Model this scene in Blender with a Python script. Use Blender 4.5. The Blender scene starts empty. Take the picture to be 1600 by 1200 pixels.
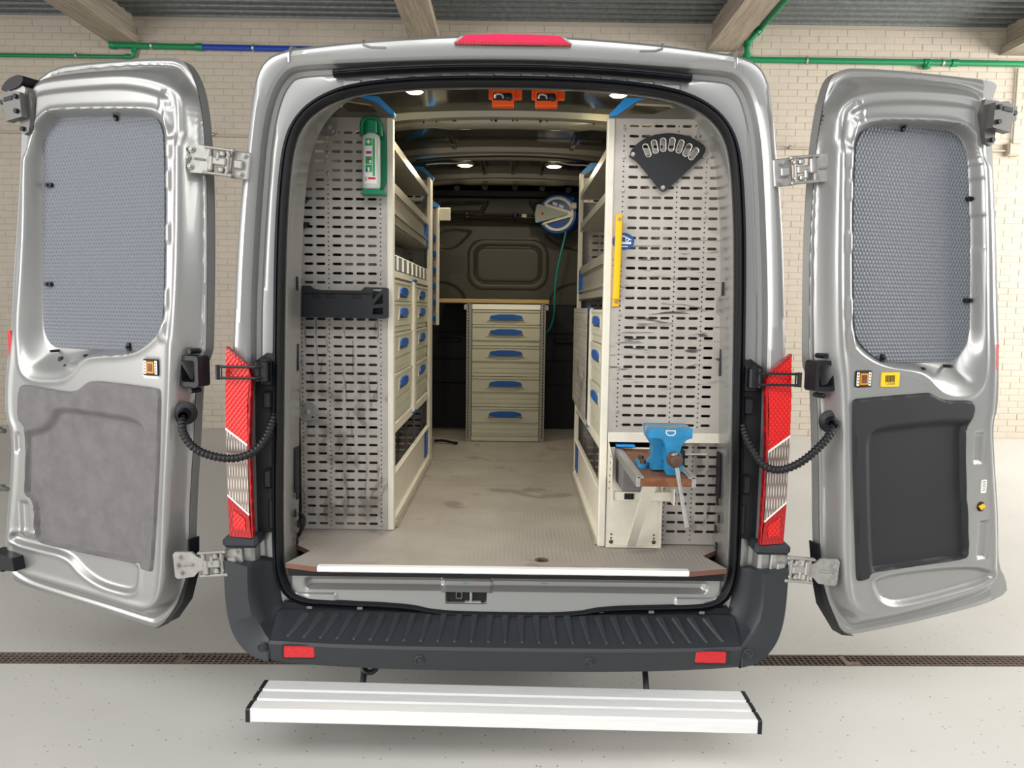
import bpy, math, random
import numpy as np
from mathutils import Matrix, Vector
from mathutils.geometry import delaunay_2d_cdt
random.seed(7)
R = math.radians
scene = bpy.context.scene
C = scene.collection

# ------------------------------------------------------------------ camera
cam_d = bpy.data.cameras.new('camera')
cam_d.sensor_width = 36.0
cam_d.lens = 27.0
cam = bpy.data.objects.new('camera', cam_d)
C.objects.link(cam)
PIT, ROL = R(5.62), R(0.75)
fw = Vector((0, math.cos(PIT), -math.sin(PIT)))
r0 = Vector((1, 0, 0))
u0 = Vector((0, math.sin(PIT), math.cos(PIT)))
cr = r0 * math.cos(ROL) + u0 * math.sin(ROL)
cu = -r0 * math.sin(ROL) + u0 * math.cos(ROL)
M = Matrix.Identity(4)
for i in range(3):
    M[i][0], M[i][1], M[i][2] = cr[i], cu[i], -fw[i]
M.translation = Vector((0.012, -2.64, 1.54))
cam.matrix_world = M
scene.camera = cam

# ------------------------------------------------------------------ world, lights, exposure
world = bpy.data.worlds.new('world')
scene.world = world
world.use_nodes = True
bg = world.node_tree.nodes['Background']
bg.inputs[0].default_value = (0.93, 0.96, 1.0, 1)
bg.inputs[1].default_value = 0.58


def area(name, loc, target, sx, sy, power, col=(1, 1, 1)):
    d = bpy.data.lights.new(name, 'AREA')
    d.shape = 'RECTANGLE'
    d.size, d.size_y, d.energy, d.color = sx, sy, power, col
    o = bpy.data.objects.new(name, d)
    C.objects.link(o)
    o.location = loc
    o.rotation_euler = (Vector(target) - Vector(loc)).to_track_quat('-Z', 'Y').to_euler()
    return o


area('daylight_open_door', (-7.5, -5.5, 2.8), (-0.8, 0, 1.2), 6, 4.0, 680, (1, 0.98, 0.95))
area('daylight_side_windows', (9.0, 2.5, 3.2), (2.0, 4.0, 0.8), 7, 3, 1000, (1, 0.98, 0.94))
area('daylight_roof_lights', (0.0, -3.2, 4.9), (0.0, -2.6, 0.0), 10, 4.0, 800, (0.98, 0.99, 1))

vs = scene.view_settings
vs.view_transform = 'Standard'
vs.look = 'None'
vs.gamma = 1.0
vs.use_curve_mapping = False
vs.exposure = -0.06

# ------------------------------------------------------------------ materials


def lin(h):
    h = h.lstrip('#')
    out = []
    for i in (0, 2, 4):
        c = int(h[i:i + 2], 16) / 255
        out.append(c / 12.92 if c <= 0.04045 else ((c + 0.055) / 1.055) ** 2.4)
    return tuple(out) + (1,)


def mat(name, col, rough=0.5, metal=0.0, coat=0.0, var=0.0, vscale=6.0, bump=0.0, bscale=200.0,
        emit=0.0, ecol=None, col2=None, stretch=(1, 1, 1), trans=0.0, ior=1.45, detail=4.0, spec=0.5, rvar=0.0,
        dots=None):
    m = bpy.data.materials.new(name)
    m.use_nodes = True
    nt = m.node_tree
    b = nt.nodes['Principled BSDF']
    c = lin(col) if isinstance(col, str) else tuple(col) + (1,)
    b.inputs['Base Color'].default_value = c
    b.inputs['Roughness'].default_value = rough
    b.inputs['Metallic'].default_value = metal
    b.inputs['Coat Weight'].default_value = coat
    b.inputs['Coat Roughness'].default_value = 0.08
    b.inputs['Transmission Weight'].default_value = trans
    b.inputs['IOR'].default_value = ior
    b.inputs['Specular IOR Level'].default_value = spec
    if emit:
        b.inputs['Emission Color'].default_value = lin(ecol or col)
        b.inputs['Emission Strength'].default_value = emit
    tc = nt.nodes.new('ShaderNodeTexCoord')
    mp = nt.nodes.new('ShaderNodeMapping')
    mp.inputs['Scale'].default_value = stretch
    nt.links.new(tc.outputs['Object'], mp.inputs['Vector'])
    last = None
    if var > 0 or col2:
        n = nt.nodes.new('ShaderNodeTexNoise')
        n.inputs['Scale'].default_value = vscale
        n.inputs['Detail'].default_value = detail
        n.inputs['Roughness'].default_value = 0.6
        nt.links.new(mp.outputs[0], n.inputs['Vector'])
        rp = nt.nodes.new('ShaderNodeValToRGB')
        rp.color_ramp.elements[0].position = 0.3
        rp.color_ramp.elements[1].position = 0.7
        c2 = lin(col2) if col2 else tuple(min(1, v * (1 + var)) for v in c[:3]) + (1,)
        c1 = c if col2 else tuple(v * (1 - var) for v in c[:3]) + (1,)
        rp.color_ramp.elements[0].color = c1
        rp.color_ramp.elements[1].color = c2
        nt.links.new(n.outputs[0], rp.inputs[0])
        last = rp.outputs[0]
        if rvar > 0:
            mr = nt.nodes.new('ShaderNodeMapRange')
            mr.inputs['To Min'].default_value = rough - rvar
            mr.inputs['To Max'].default_value = rough + rvar
            nt.links.new(n.outputs[0], mr.inputs['Value'])
            nt.links.new(mr.outputs[0], b.inputs['Roughness'])
    if dots:
        dscale, thr, dcol = dots
        v = nt.nodes.new('ShaderNodeTexVoronoi')
        v.inputs['Scale'].default_value = dscale
        v.inputs['Randomness'].default_value = 1.0
        nt.links.new(mp.outputs[0], v.inputs['Vector'])
        lt = nt.nodes.new('ShaderNodeMath')
        lt.operation = 'LESS_THAN'
        lt.inputs[1].default_value = thr
        nt.links.new(v.outputs['Distance'], lt.inputs[0])
        mx = nt.nodes.new('ShaderNodeMix')
        mx.data_type = 'RGBA'
        mx.inputs[6].default_value = c
        if last:
            nt.links.new(last, mx.inputs[6])
        mx.inputs[7].default_value = lin(dcol)
        nt.links.new(lt.outputs[0], mx.inputs[0])
        last = mx.outputs[2]
    if last:
        nt.links.new(last, b.inputs['Base Color'])
    if bump > 0:
        n2 = nt.nodes.new('ShaderNodeTexNoise')
        n2.inputs['Scale'].default_value = bscale
        n2.inputs['Detail'].default_value = 2
        nt.links.new(mp.outputs[0], n2.inputs['Vector'])
        bp = nt.nodes.new('ShaderNodeBump')
        bp.inputs['Strength'].default_value = bump
        bp.inputs['Distance'].default_value = 0.002
        nt.links.new(n2.outputs[0], bp.inputs['Height'])
        nt.links.new(bp.outputs[0], b.inputs['Normal'])
    return m


def cell_bump(m, sx, sz, strength=0.6, dist=0.003, hexa=True, axis2=2, cells=None):
    """dimple pattern: product of sines along local x and z"""
    nt = m.node_tree
    b = nt.nodes['Principled BSDF']
    tc = nt.nodes.new('ShaderNodeTexCoord')
    sp = nt.nodes.new('ShaderNodeSeparateXYZ')
    nt.links.new(tc.outputs['Object'], sp.inputs[0])

    def math_(op, a, bb):
        n = nt.nodes.new('ShaderNodeMath')
        n.operation = op
        for k, v in enumerate((a, bb)):
            if v is None:
                continue
            if isinstance(v, (int, float)):
                n.inputs[k].default_value = v
            else:
                nt.links.new(v, n.inputs[k])
        return n.outputs[0]
    x = math_('MULTIPLY', sp.outputs[0], 2 * math.pi / sx)
    z = math_('MULTIPLY', sp.outputs[axis2], 2 * math.pi / sz)
    if hexa:
        a = math_('ADD', math_('COSINE', math_('ADD', x, math_('MULTIPLY', z, 0.5)), None),
                  math_('COSINE', math_('SUBTRACT', x, math_('MULTIPLY', z, 0.5)), None))
        h = math_('ADD', a, math_('COSINE', z, None))
    else:
        h = math_('MULTIPLY', math_('SINE', x, None), math_('SINE', z, None))
    bp = nt.nodes.new('ShaderNodeBump')
    bp.inputs['Strength'].default_value = strength
    bp.inputs['Distance'].default_value = dist
    if cells:
        mx = nt.nodes.new('ShaderNodeMix')
        mx.data_type = 'RGBA'
        mx.inputs[6].default_value = b.inputs['Base Color'].default_value
        mx.inputs[7].default_value = lin(cells)
        nt.links.new(math_('MAXIMUM', math_('MULTIPLY', h, 1.2), 0.0), mx.inputs[0])
        nt.links.new(mx.outputs[2], b.inputs['Base Color'])
    nt.links.new(h, bp.inputs['Height'])
    nt.links.new(bp.outputs[0], b.inputs['Normal'])
    return m


MAT = {}
MAT['paint'] = mat('silver_paint', (0.33, 0.328, 0.32), 0.33, 0.6, 0.5, bump=0.015, bscale=900)
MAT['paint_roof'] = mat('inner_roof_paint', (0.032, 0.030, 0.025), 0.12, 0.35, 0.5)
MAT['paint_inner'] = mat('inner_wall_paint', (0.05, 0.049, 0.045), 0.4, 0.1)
MAT['bow'] = mat('roof_bow_paint', (0.30, 0.285, 0.235), 0.3, 0.4, 0.4)
MAT['plastic'] = mat('grained_dark_plastic', '#2a2d31', 0.5, bump=0.12, bscale=600)
MAT['black'] = mat('black_plastic', '#16171b', 0.42)
MAT['rubber'] = mat('black_rubber', '#0c0d13', 0.5)
MAT['steel'] = mat('zinc_steel', (0.38, 0.37, 0.35), 0.36, 0.6, var=0.12, vscale=40)
MAT['darksteel'] = mat('dark_steel', (0.16, 0.155, 0.15), 0.4, 0.8)
MAT['alu'] = mat('brushed_aluminium', (0.80, 0.80, 0.79), 0.4, 0.2, var=0.05, vscale=30, stretch=(0.3, 6, 6))
MAT['perf'] = mat('worn_perforated_aluminium', (0.43, 0.40, 0.365), 0.46, 0.4, var=0.13, vscale=7, detail=8, rvar=0.12,
                  stretch=(1, 1, 1.6))
MAT['profile'] = mat('cream_lacquered_profile', '#d9d3c4', 0.42, 0.1, var=0.05, vscale=20)
MAT['drawer'] = mat('grey_green_drawer_plastic', '#b9b6a4', 0.45, var=0.03, vscale=9)
MAT['shelf'] = mat('satin_shelf_metal', (0.58, 0.55, 0.47), 0.3, 0.7, var=0.08, vscale=12)
MAT['post_metal'] = mat('dull_post_metal', (0.28, 0.265, 0.23), 0.4, 0.5)
MAT['tray_black'] = mat('tray_black_plastic', '#191b1f', 0.5)
MAT['cap_grey'] = mat('cap_grey_plastic', '#5f5c54', 0.5)
MAT['perf_scuffed'] = mat('scuffed_perforated_aluminium', (0.45, 0.415, 0.375), 0.46, 0.35, var=0.10, vscale=9, detail=8, rvar=0.12)
MAT['blue'] = mat('blue_plastic', '#0c4d9a', 0.38)
MAT['blue_light'] = mat('light_blue_plastic', '#2f93e0', 0.35)
MAT['redlens'] = mat('red_lens', '#c4060c', 0.3, coat=0.25)
MAT['redlens_dark'] = mat('dark_red_lens', '#960a10', 0.3, coat=0.25)
MAT['clearlens'] = mat('clear_lens', '#7d6d64', 0.12, 0.2, coat=0.8)
MAT['pinklens'] = mat('pink_red_lens', '#d22a52', 0.15, coat=0.6)
MAT['reflector'] = mat('red_reflector', '#c41018', 0.2, coat=0.5)
for k, (a, b_, cc) in dict(redlens=(0.016, 0.020, '#f22a1e'), redlens_dark=(0.012, 0.05, '#c01218'), clearlens=(0.010, 0.09, '#d3cac2'), reflector=(0.006, 0.006, None)).items():
    cell_bump(MAT[k], a, b_, 0.4, 0.002, False, cells=cc)
MAT['cover'] = cell_bump(mat('dimpled_grey_plastic', '#6e7279', 0.40), 0.0135, 0.0135, 0.55, 0.002)
MAT['trim_grey'] = mat('scuffed_grey_trim', '#6a6767', 0.85, var=0.14, vscale=16, detail=9, bump=0.4, bscale=420)
MAT['trim_black'] = mat('black_trim', '#1d1e21', 0.62, var=0.08, vscale=5, bump=0.15, bscale=700)
MAT['amber'] = mat('amber_reflector', '#d98a12', 0.25, coat=0.4)
MAT['yellow'] = mat('yellow_plastic', '#efb70a', 0.4)
MAT['sticker_yellow'] = mat('yellow_sticker', '#f2c50c', 0.45)
MAT['white'] = mat('white_plastic', '#e8e6e0', 0.45)
MAT['ink'] = mat('black_ink', '#1c1710', 0.6)
MAT['green'] = mat('green_plastic', '#0a7a54', 0.35)
MAT['green_label'] = mat('green_label', '#12a562', 0.4)
MAT['orange'] = mat('orange_plastic', '#e0500c', 0.45)
MAT['bottle'] = mat('cloudy_bottle_plastic', '#e9ece8', 0.2, trans=0.25, ior=1.3)
MAT['clearbin'] = mat('clear_bin_plastic', '#d8d8d0', 0.12, trans=0.75, ior=1.2)
MAT['wood_top'] = mat('worktop_edge_wood', '#a3875c', 0.5, var=0.15, vscale=12, stretch=(1, 8, 8))
MAT['wood_bench'] = mat('oiled_bench_wood', '#5a3320', 0.5, col2='#80502e', vscale=14, stretch=(4, 0.6, 4), detail=6)
MAT['vice'] = mat('blue_enamel', '#2479a6', 0.38, var=0.22, vscale=25, detail=6)
MAT['rust'] = mat('rusty_steel', '#5b463b', 0.55, 0.5, var=0.3, vscale=40)
MAT['drawer_strip'] = mat('white_strip', '#e3e1d8', 0.4)
MAT['bulkhead'] = mat('bulkhead_grey', '#45433d', 0.42, var=0.06, vscale=4)
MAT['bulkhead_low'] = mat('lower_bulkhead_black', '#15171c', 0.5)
MAT['reel_blue'] = mat('reel_blue_plastic', '#174c9e', 0.35)
MAT['reel_grey'] = mat('reel_grey_plastic', '#9aa39b', 0.4)
MAT['hose'] = mat('teal_hose', '#0f7f78', 0.4)
MAT['led'] = mat('lamp_lens', '#fff6d8', 0.3, emit=9.0, ecol='#fff0c4')
MAT['loadfloor'] = mat('anti_slip_load_floor', '#948d86', 0.5, var=0.12, vscale=5, detail=8, rvar=0.1)
MAT['loadfloor_worn'] = MAT['loadfloor']
MAT['ply'] = mat('plywood_edge', '#6e4a3c', 0.7, var=0.2, vscale=60, stretch=(0.3, 1, 10))
MAT['garage_floor'] = mat('painted_concrete_floor', '#c4c2bd', 0.42, var=0.05, vscale=1.1, detail=6, dots=(26, 0.085, '#6b6762'), rvar=0.08)
MAT['wall'] = mat('cream_painted_brick', '#bcb1a2', 0.75, var=0.06, vscale=3, detail=6, bump=0.3, bscale=60)
MAT['mortar'] = mat('painted_mortar', '#b0a595', 0.85, bump=0.3, bscale=80)
MAT['deck'] = mat('galvanised_deck', '#737877', 0.5, 0.4, var=0.25, vscale=18, detail=6)
MAT['beam'] = mat('board_marked_concrete', '#b3a796', 0.85, col2='#8a7f70', vscale=5, stretch=(9, 0.5, 9), detail=7, bump=0.4, bscale=60)
MAT['pipe_green'] = mat('green_pipe', '#0b7a4a', 0.4)
MAT['pipe_blue'] = mat('blue_pipe', '#1c3f9c', 0.4)
MAT['conduit'] = mat('painted_conduit', '#b3a796', 0.6)
MAT['grate'] = mat('galvanised_grate', '#83756c', 0.5, 0.4, var=0.2, vscale=20)
MAT['pit'] = mat('drain_pit', '#241c1a', 0.9)
MAT['tyre'] = mat('tyre_rubber', '#17181a', 0.8)
MAT['copper_ink'] = mat('blue_sticker', '#1b4f93', 0.4)



def streaks(m, dark, scale, stretch, lo, hi, amount, zmin=None, zmax=None):
    """horizontal rub marks: stretched noise, thresholded, kept to a band of heights"""
    nt = m.node_tree
    b = nt.nodes['Principled BSDF']
    src = b.inputs['Base Color'].links[0].from_socket
    tc = nt.nodes.new('ShaderNodeTexCoord')
    mp = nt.nodes.new('ShaderNodeMapping')
    mp.inputs['Scale'].default_value = stretch
    mp.inputs['Rotation'].default_value = (0, R(8), 0)
    nt.links.new(tc.outputs['Object'], mp.inputs[0])
    n = nt.nodes.new('ShaderNodeTexNoise')
    n.inputs['Scale'].default_value = scale
    n.inputs['Detail'].default_value = 5
    n.inputs['Distortion'].default_value = 0.6
    nt.links.new(mp.outputs[0], n.inputs[0])
    mr = nt.nodes.new('ShaderNodeMapRange')
    mr.inputs['From Min'].default_value = lo
    mr.inputs['From Max'].default_value = hi
    mr.inputs['To Max'].default_value = amount
    nt.links.new(n.outputs[0], mr.inputs[0])
    fac = mr.outputs[0]
    if zmin is not None:
        sp = nt.nodes.new('ShaderNodeSeparateXYZ')
        nt.links.new(tc.outputs['Object'], sp.inputs[0])
        for a, b2 in ((zmin, zmin + .12), (zmax, zmax - .12)):
            k = nt.nodes.new('ShaderNodeMapRange')
            k.inputs['From Min'].default_value = a
            k.inputs['From Max'].default_value = b2
            nt.links.new(sp.outputs[2], k.inputs[0])
            mu = nt.nodes.new('ShaderNodeMath')
            mu.operation = 'MULTIPLY'
            nt.links.new(fac, mu.inputs[0])
            nt.links.new(k.outputs[0], mu.inputs[1])
            fac = mu.outputs[0]
    mx = nt.nodes.new('ShaderNodeMix')
    mx.data_type = 'RGBA'
    nt.links.new(fac, mx.inputs[0])
    nt.links.new(src, mx.inputs[6])
    mx.inputs[7].default_value = lin(dark)
    nt.links.new(mx.outputs[2], b.inputs['Base Color'])


streaks(MAT['perf_scuffed'], '#1e1c1c', 5, (1.2, 1, 9), .58, .66, .85, 1.22, 1.85)
streaks(MAT['perf'], '#55504b', 6, (1.5, 1, 1.0), .52, .62, .55, .62, 1.30)
streaks(MAT['perf'], '#4a4642', 9, (5, 1, .8), .60, .66, .5, .62, 1.6)
streaks(MAT['loadfloor'], '#6a625b', 4, (1, 1, 1), .60, .66, .6)
cell_bump(MAT['loadfloor'], .016, .5, .25, .002, False, 1)

# ------------------------------------------------------------------ mesh helpers


class MB:
    def __init__(self):
        self.v, self.f, self.m = [], [], []

    def add(self, vs_, fs_, mi=0):
        o = len(self.v)
        self.v.extend([tuple(p) for p in vs_])
        for f in fs_:
            self.f.append([i + o for i in f])
            self.m.append(mi)
        return self

    def box(self, c, s, b=0.0, mi=0, rot=None):
        hx, hy, hz = s[0] / 2, s[1] / 2, s[2] / 2
        c = Vector(c)
        b = min(b, hx * .95, hy * .95, hz * .95)
        if b <= 0:
            vs_ = [Vector((x * hx, y * hy, z * hz)) for x in (-1, 1) for y in (-1, 1) for z in (-1, 1)]
            fs_ = [(0, 1, 3, 2), (4, 6, 7, 5), (0, 4, 5, 1), (2, 3, 7, 6), (0, 2, 6, 4), (1, 5, 7, 3)]
        else:
            vs_, idx = [], {}
            for x in (-1, 1):
                for y in (-1, 1):
                    for z in (-1, 1):
                        for a in range(3):
                            p = [x * (hx - b), y * (hy - b), z * (hz - b)]
                            p[a] += (x, y, z)[a] * b
                            idx[(x, y, z, a)] = len(vs_)
                            vs_.append(Vector(p))
            fs_ = []
            cyc = [(-1, -1), (1, -1), (1, 1), (-1, 1)]

            def key(a, s_, p, q):
                k = [0, 0, 0]
                k[a] = s_
                k[(a + 1) % 3] = p
                k[(a + 2) % 3] = q
                return tuple(k)
            for a in range(3):
                for s_ in (-1, 1):
                    f = [idx[key(a, s_, p, q) + (a,)] for p, q in cyc]
                    fs_.append(f if s_ > 0 else f[::-1])
            for a in range(3):  # edges along axis a
                b1, b2 = (a + 1) % 3, (a + 2) % 3
                for p, q in cyc:
                    k0, k1 = key(a, -1, p, q), key(a, 1, p, q)
                    f = [idx[k0 + (b1,)], idx[k1 + (b1,)], idx[k1 + (b2,)], idx[k0 + (b2,)]]
                    fs_.append(f if p * q < 0 else f[::-1])
            for x in (-1, 1):
                for y in (-1, 1):
                    for z in (-1, 1):
                        f = [idx[(x, y, z, a)] for a in range(3)]
                        fs_.append(f if x * y * z > 0 else f[::-1])
        if rot is not None:
            vs_ = [rot @ p for p in vs_]
        return self.add([p + c for p in vs_], fs_, mi)

    def cyl(self, p0, p1, r, n=12, r2=None, mi=0, caps=True, bev=0.0):
        p0, p1 = Vector(p0), Vector(p1)
        r2 = r if r2 is None else r2
        d = (p1 - p0).normalized()
        a = d.orthogonal().normalized()
        b = d.cross(a)
        prof = [(0.0, r), (1.0, r2)]
        L = (p1 - p0).length
        if bev > 0:
            prof = [(0, r - bev), (bev / L, r), (1 - bev / L, r2), (1, r2 - bev)]
        vs_, fs_ = [], []
        for t, rr in prof:
            for i in range(n):
                an = 2 * math.pi * i / n
                vs_.append(p0 + d * (L * t) + (a * math.cos(an) + b * math.sin(an)) * rr)
        for k in range(len(prof) - 1):
            for i in range(n):
                j = (i + 1) % n
                fs_.append((k * n + i, k * n + j, (k + 1) * n + j, (k + 1) * n + i))
        if caps:
            fs_.append(tuple(range(n))[::-1])
            fs_.append(tuple((len(prof) - 1) * n + i for i in range(n)))
        return self.add(vs_, fs_, mi)

    def tube(self, pts, r, n=8, mi=0, rf=None, closed=False):
        pts = [Vector(p) for p in pts]
        N = len(pts)
        vs_, fs_ = [], []
        up = None
        for k in range(N):
            if closed:
                d = (pts[(k + 1) % N] - pts[k - 1]).normalized()
            else:
                d = (pts[min(k + 1, N - 1)] - pts[max(k - 1, 0)]).normalized()
            if up is None:
                up = d.orthogonal().normalized()
            up = (up - d * up.dot(d)).normalized()
            b = d.cross(up)
            rr = rf(k) if rf else r
            for i in range(n):
                an = 2 * math.pi * i / n
                vs_.append(pts[k] + (up * math.cos(an) + b * math.sin(an)) * rr)
        K = N if closed else N - 1
        for k in range(K):
            k2 = (k + 1) % N
            for i in range(n):
                j = (i + 1) % n
                fs_.append((k * n + i, k * n + j, k2 * n + j, k2 * n + i))
        if not closed:
            fs_.append(tuple(range(n))[::-1])
            fs_.append(tuple((N - 1) * n + i for i in range(n)))
        return self.add(vs_, fs_, mi)

    def lathe(self, c, axis, prof, n=20, mi=0):
        """prof: (offset along axis, radius)"""
        c, d = Vector(c), Vector(axis).normalized()
        a = d.orthogonal().normalized()
        b = d.cross(a)
        vs_, fs_ = [], []
        for t, rr in prof:
            for i in range(n):
                an = 2 * math.pi * i / n
                vs_.append(c + d * t + (a * math.cos(an) + b * math.sin(an)) * max(rr, 1e-5))
        for k in range(len(prof) - 1):
            for i in range(n):
                j = (i + 1) % n
                fs_.append((k * n + i, k * n + j, (k + 1) * n + j, (k + 1) * n + i))
        return self.add(vs_, fs_, mi)

    def plate(self, outer, holes, fn, t0, t1, mi=0, bev=0.0):
        """outline (2-D) with holes, filled, between heights t0 (back) and t1 (front); fn(a,b,h)->xyz"""
        loops = [outer] + list(holes)
        pts, edges = [], []
        for lp in loops:
            s = len(pts)
            pts += [Vector(p) for p in lp]
            edges += [(s + i, s + (i + 1) % len(lp)) for i in range(len(lp))]
        r = delaunay_2d_cdt(pts, edges, [], 2, 1e-6)
        v2, tris = r[0], r[2]
        if holes:
            lid = []
            for k, lp in enumerate(loops):
                lid += [k] * len(lp)
            own = [lid[ov_[0]] if ov_ else -1 for ov_ in r[3]]
            tris = [t for t in tris if not (own[t[0]] > 0 and own[t[0]] == own[t[1]] == own[t[2]])]
        n = len(v2)
        tri = []
        for t in tris:
            a, b, c = (v2[i] for i in t[:3])
            tri.append(t if (b - a).cross(c - a) > 0 else t[::-1])
        vs_ = [fn(p[0], p[1], t1) for p in v2] + [fn(p[0], p[1], t0) for p in v2]
        fs_ = list(tri) + [[i + n for i in t[::-1]] for t in tri]
        s = len(vs_)
        for li, lp in enumerate(loops):
            ar = sum(lp[i][0] * lp[(i + 1) % len(lp)][1] - lp[(i + 1) % len(lp)][0] * lp[i][1] for i in range(len(lp)))
            L = list(lp) if (ar > 0) == (li == 0) else list(lp)[::-1]
            k = len(L)
            vs_ += [fn(p[0], p[1], t1) for p in L] + [fn(p[0], p[1], t0) for p in L]
            for i in range(k):
                j = (i + 1) % k
                fs_.append((s + i, s + k + i, s + k + j, s + j))
            s += 2 * k
        return self.add(vs_, fs_, mi)

    def loft(self, loops, mi=0, closed=True, cap0=False, cap1=False):
        n = len(loops[0])
        vs_ = [p for lp in loops for p in lp]
        fs_ = []
        for k in range(len(loops) - 1):
            for i in range(n if closed else n - 1):
                j = (i + 1) % n
                fs_.append((k * n + i, k * n + j, (k + 1) * n + j, (k + 1) * n + i))
        if cap0:
            fs_.append(tuple(range(n))[::-1])
        if cap1:
            fs_.append(tuple((len(loops) - 1) * n + i for i in range(n)))
        return self.add(vs_, fs_, mi)

    def build(self, name, mats, parent=None, smooth=35, flip=False, loc=None):
        me = bpy.data.meshes.new(name)
        fs_ = [f[::-1] for f in self.f] if flip else self.f
        me.from_pydata(self.v, [], fs_)
        if not isinstance(mats, (list, tuple)):
            mats = [mats]
        for k in mats:
            me.materials.append(MAT[k])
        if len(mats) > 1:
            me.polygons.foreach_set('material_index', self.m)
        if smooth:
            me.polygons.foreach_set('use_smooth', [True] * len(me.polygons))
            me.set_sharp_from_angle(angle=R(smooth))
        me.update()
        return link(name, me, parent, loc)


def link(name, me, parent=None, loc=None):
    o = bpy.data.objects.new(name, me)
    C.objects.link(o)
    if parent is not None:
        o.parent = parent
    if loc is not None:
        o.location = loc
    return o


def empty(name, loc=(0, 0, 0), rz=0.0, parent=None):
    o = bpy.data.objects.new(name, None)
    C.objects.link(o)
    o.location = loc
    o.rotation_euler = (0, 0, rz)
    if parent is not None:
        o.parent = parent
    return o


def tag(o, label, cat, group=None, kind=None):
    o['label'] = label
    o['category'] = cat
    if group:
        o['group'] = group
    if kind:
        o['kind'] = kind
    return o


def struct(o):
    o['kind'] = 'structure'
    return o


def chaikin(p, it=2, closed=True):
    for _ in range(it):
        q = []
        n = len(p)
        for i in range(n if closed else n - 1):
            a, b = p[i], p[(i + 1) % n]
            q.append((a[0] * .75 + b[0] * .25, a[1] * .75 + b[1] * .25))
            q.append((a[0] * .25 + b[0] * .75, a[1] * .25 + b[1] * .75))
        p = q
    return p


def chaikin3(p, it=2):
    for _ in range(it):
        q = [p[0]]
        for i in range(len(p) - 1):
            a, b = Vector(p[i]), Vector(p[i + 1])
            q += [a * .75 + b * .25, a * .25 + b * .75]
        q.append(p[-1])
        p = q
    return p


def resample(pts, step):
    pts = [Vector(p) for p in pts]
    out, acc = [pts[0]], 0.0
    for a, b in zip(pts[:-1], pts[1:]):
        L = (b - a).length
        t = step - acc
        while t <= L:
            out.append(a.lerp(b, t / L))
            t += step
        acc = (acc + L) % step
    return out


def rrect(cx, cy, w, h, r, n=4):
    out = []
    for qx, qy, a0 in ((1, 1, 0), (-1, 1, 90), (-1, -1, 180), (1, -1, 270)):
        for k in range(n + 1):
            a = R(a0 + 90 * k / n)
            out.append((cx + qx * (w / 2 - r) + r * math.cos(a), cy + qy * (h / 2 - r) + r * math.sin(a)))
    return out


def circ(cx, cy, r, n=8):
    return [(cx + r * math.cos(2 * math.pi * k / n), cy + r * math.sin(2 * math.pi * k / n)) for k in range(n)]


def sd_poly(P, poly):
    """signed distance, negative inside; P: (N,2)"""
    v = np.array(poly, float)
    d = np.full(len(P), 1e9)
    s = np.ones(len(P))
    j = len(v) - 1
    for i in range(len(v)):
        e = v[j] - v[i]
        w = P - v[i]
        t = np.clip((w @ e) / max(e @ e, 1e-12), 0, 1)
        b = w - t[:, None] * e
        d = np.minimum(d, (b * b).sum(1))
        c1 = P[:, 1] >= v[i][1]
        c2 = P[:, 1] < v[j][1]
        c3 = e[0] * w[:, 1] > e[1] * w[:, 0]
        s = np.where((c1 & c2 & c3) | (~c1 & ~c2 & ~c3), -s, s)
        j = i
    return s * np.sqrt(d)


def sst(x):
    x = np.clip(x, 0, 1)
    return x * x * (3 - 2 * x)


def field(poly, step, hfun, fn, mb=None, mi=0, snap=True, warp=None, blur=0):
    """surface over a 2-D outline with height hfun(P); fn maps (a,b,h) arrays to xyz arrays"""
    v = np.array(poly)
    a0, b0 = v.min(0) - step
    a1, b1 = v.max(0) + step
    na, nb = int((a1 - a0) / step) + 2, int((b1 - b0) / step) + 2
    A, B = np.meshgrid(a0 + np.arange(na) * step, b0 + np.arange(nb) * step, indexing='ij')
    if warp is not None:
        # grid lines lean with the two long edges of the outline: (a,b) on left edge, on right edge
        (la, lb), (ra, rb) = warp
        eL, eR = la + lb * B, ra + rb * B
        S = np.linspace(-.12, 1.12, na)[:, None]
        A = eL + (eR - eL) * S
    P = np.stack([A.ravel(), B.ravel()], 1)
    sd = sd_poly(P, poly)
    if snap:
        near = (sd > 0) & (sd < step * 2.3)
        Pn = P[near]
        e = 1e-4
        g = np.stack([sd_poly(Pn + (e, 0), poly) - sd[near], sd_poly(Pn + (0, e), poly) - sd[near]], 1) / e
        g /= np.maximum(np.linalg.norm(g, axis=1), 1e-6)[:, None]
        P[near] = Pn - g * sd[near][:, None]
    h = hfun(P)
    if blur:
        H = h.reshape(na, nb)
        for _ in range(blur):
            G = np.pad(H, 1, mode='edge')
            H = (G[:-2, 1:-1] + G[2:, 1:-1] + G[1:-1, :-2] + G[1:-1, 2:] + 4 * H) / 8
        h = H.ravel()
    X = fn(P[:, 0], P[:, 1], h)
    ins = (sd <= 0).reshape(na, nb)
    near = (sd < step * 2.3).reshape(na, nb)
    q_any = ins[:-1, :-1] | ins[1:, :-1] | ins[1:, 1:] | ins[:-1, 1:]
    q_all = near[:-1, :-1] & near[1:, :-1] & near[1:, 1:] & near[:-1, 1:]
    I, J = np.nonzero(q_any & q_all)
    idx = np.arange(na * nb).reshape(na, nb)
    F = np.stack([idx[I, J], idx[I + 1, J], idx[I + 1, J + 1], idx[I, J + 1]], 1)
    used, inv = np.unique(F, return_inverse=True)
    F = inv.reshape(F.shape)
    mb = mb or MB()
    mb.add(X[used].tolist(), F.tolist(), mi)
    return mb


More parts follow.
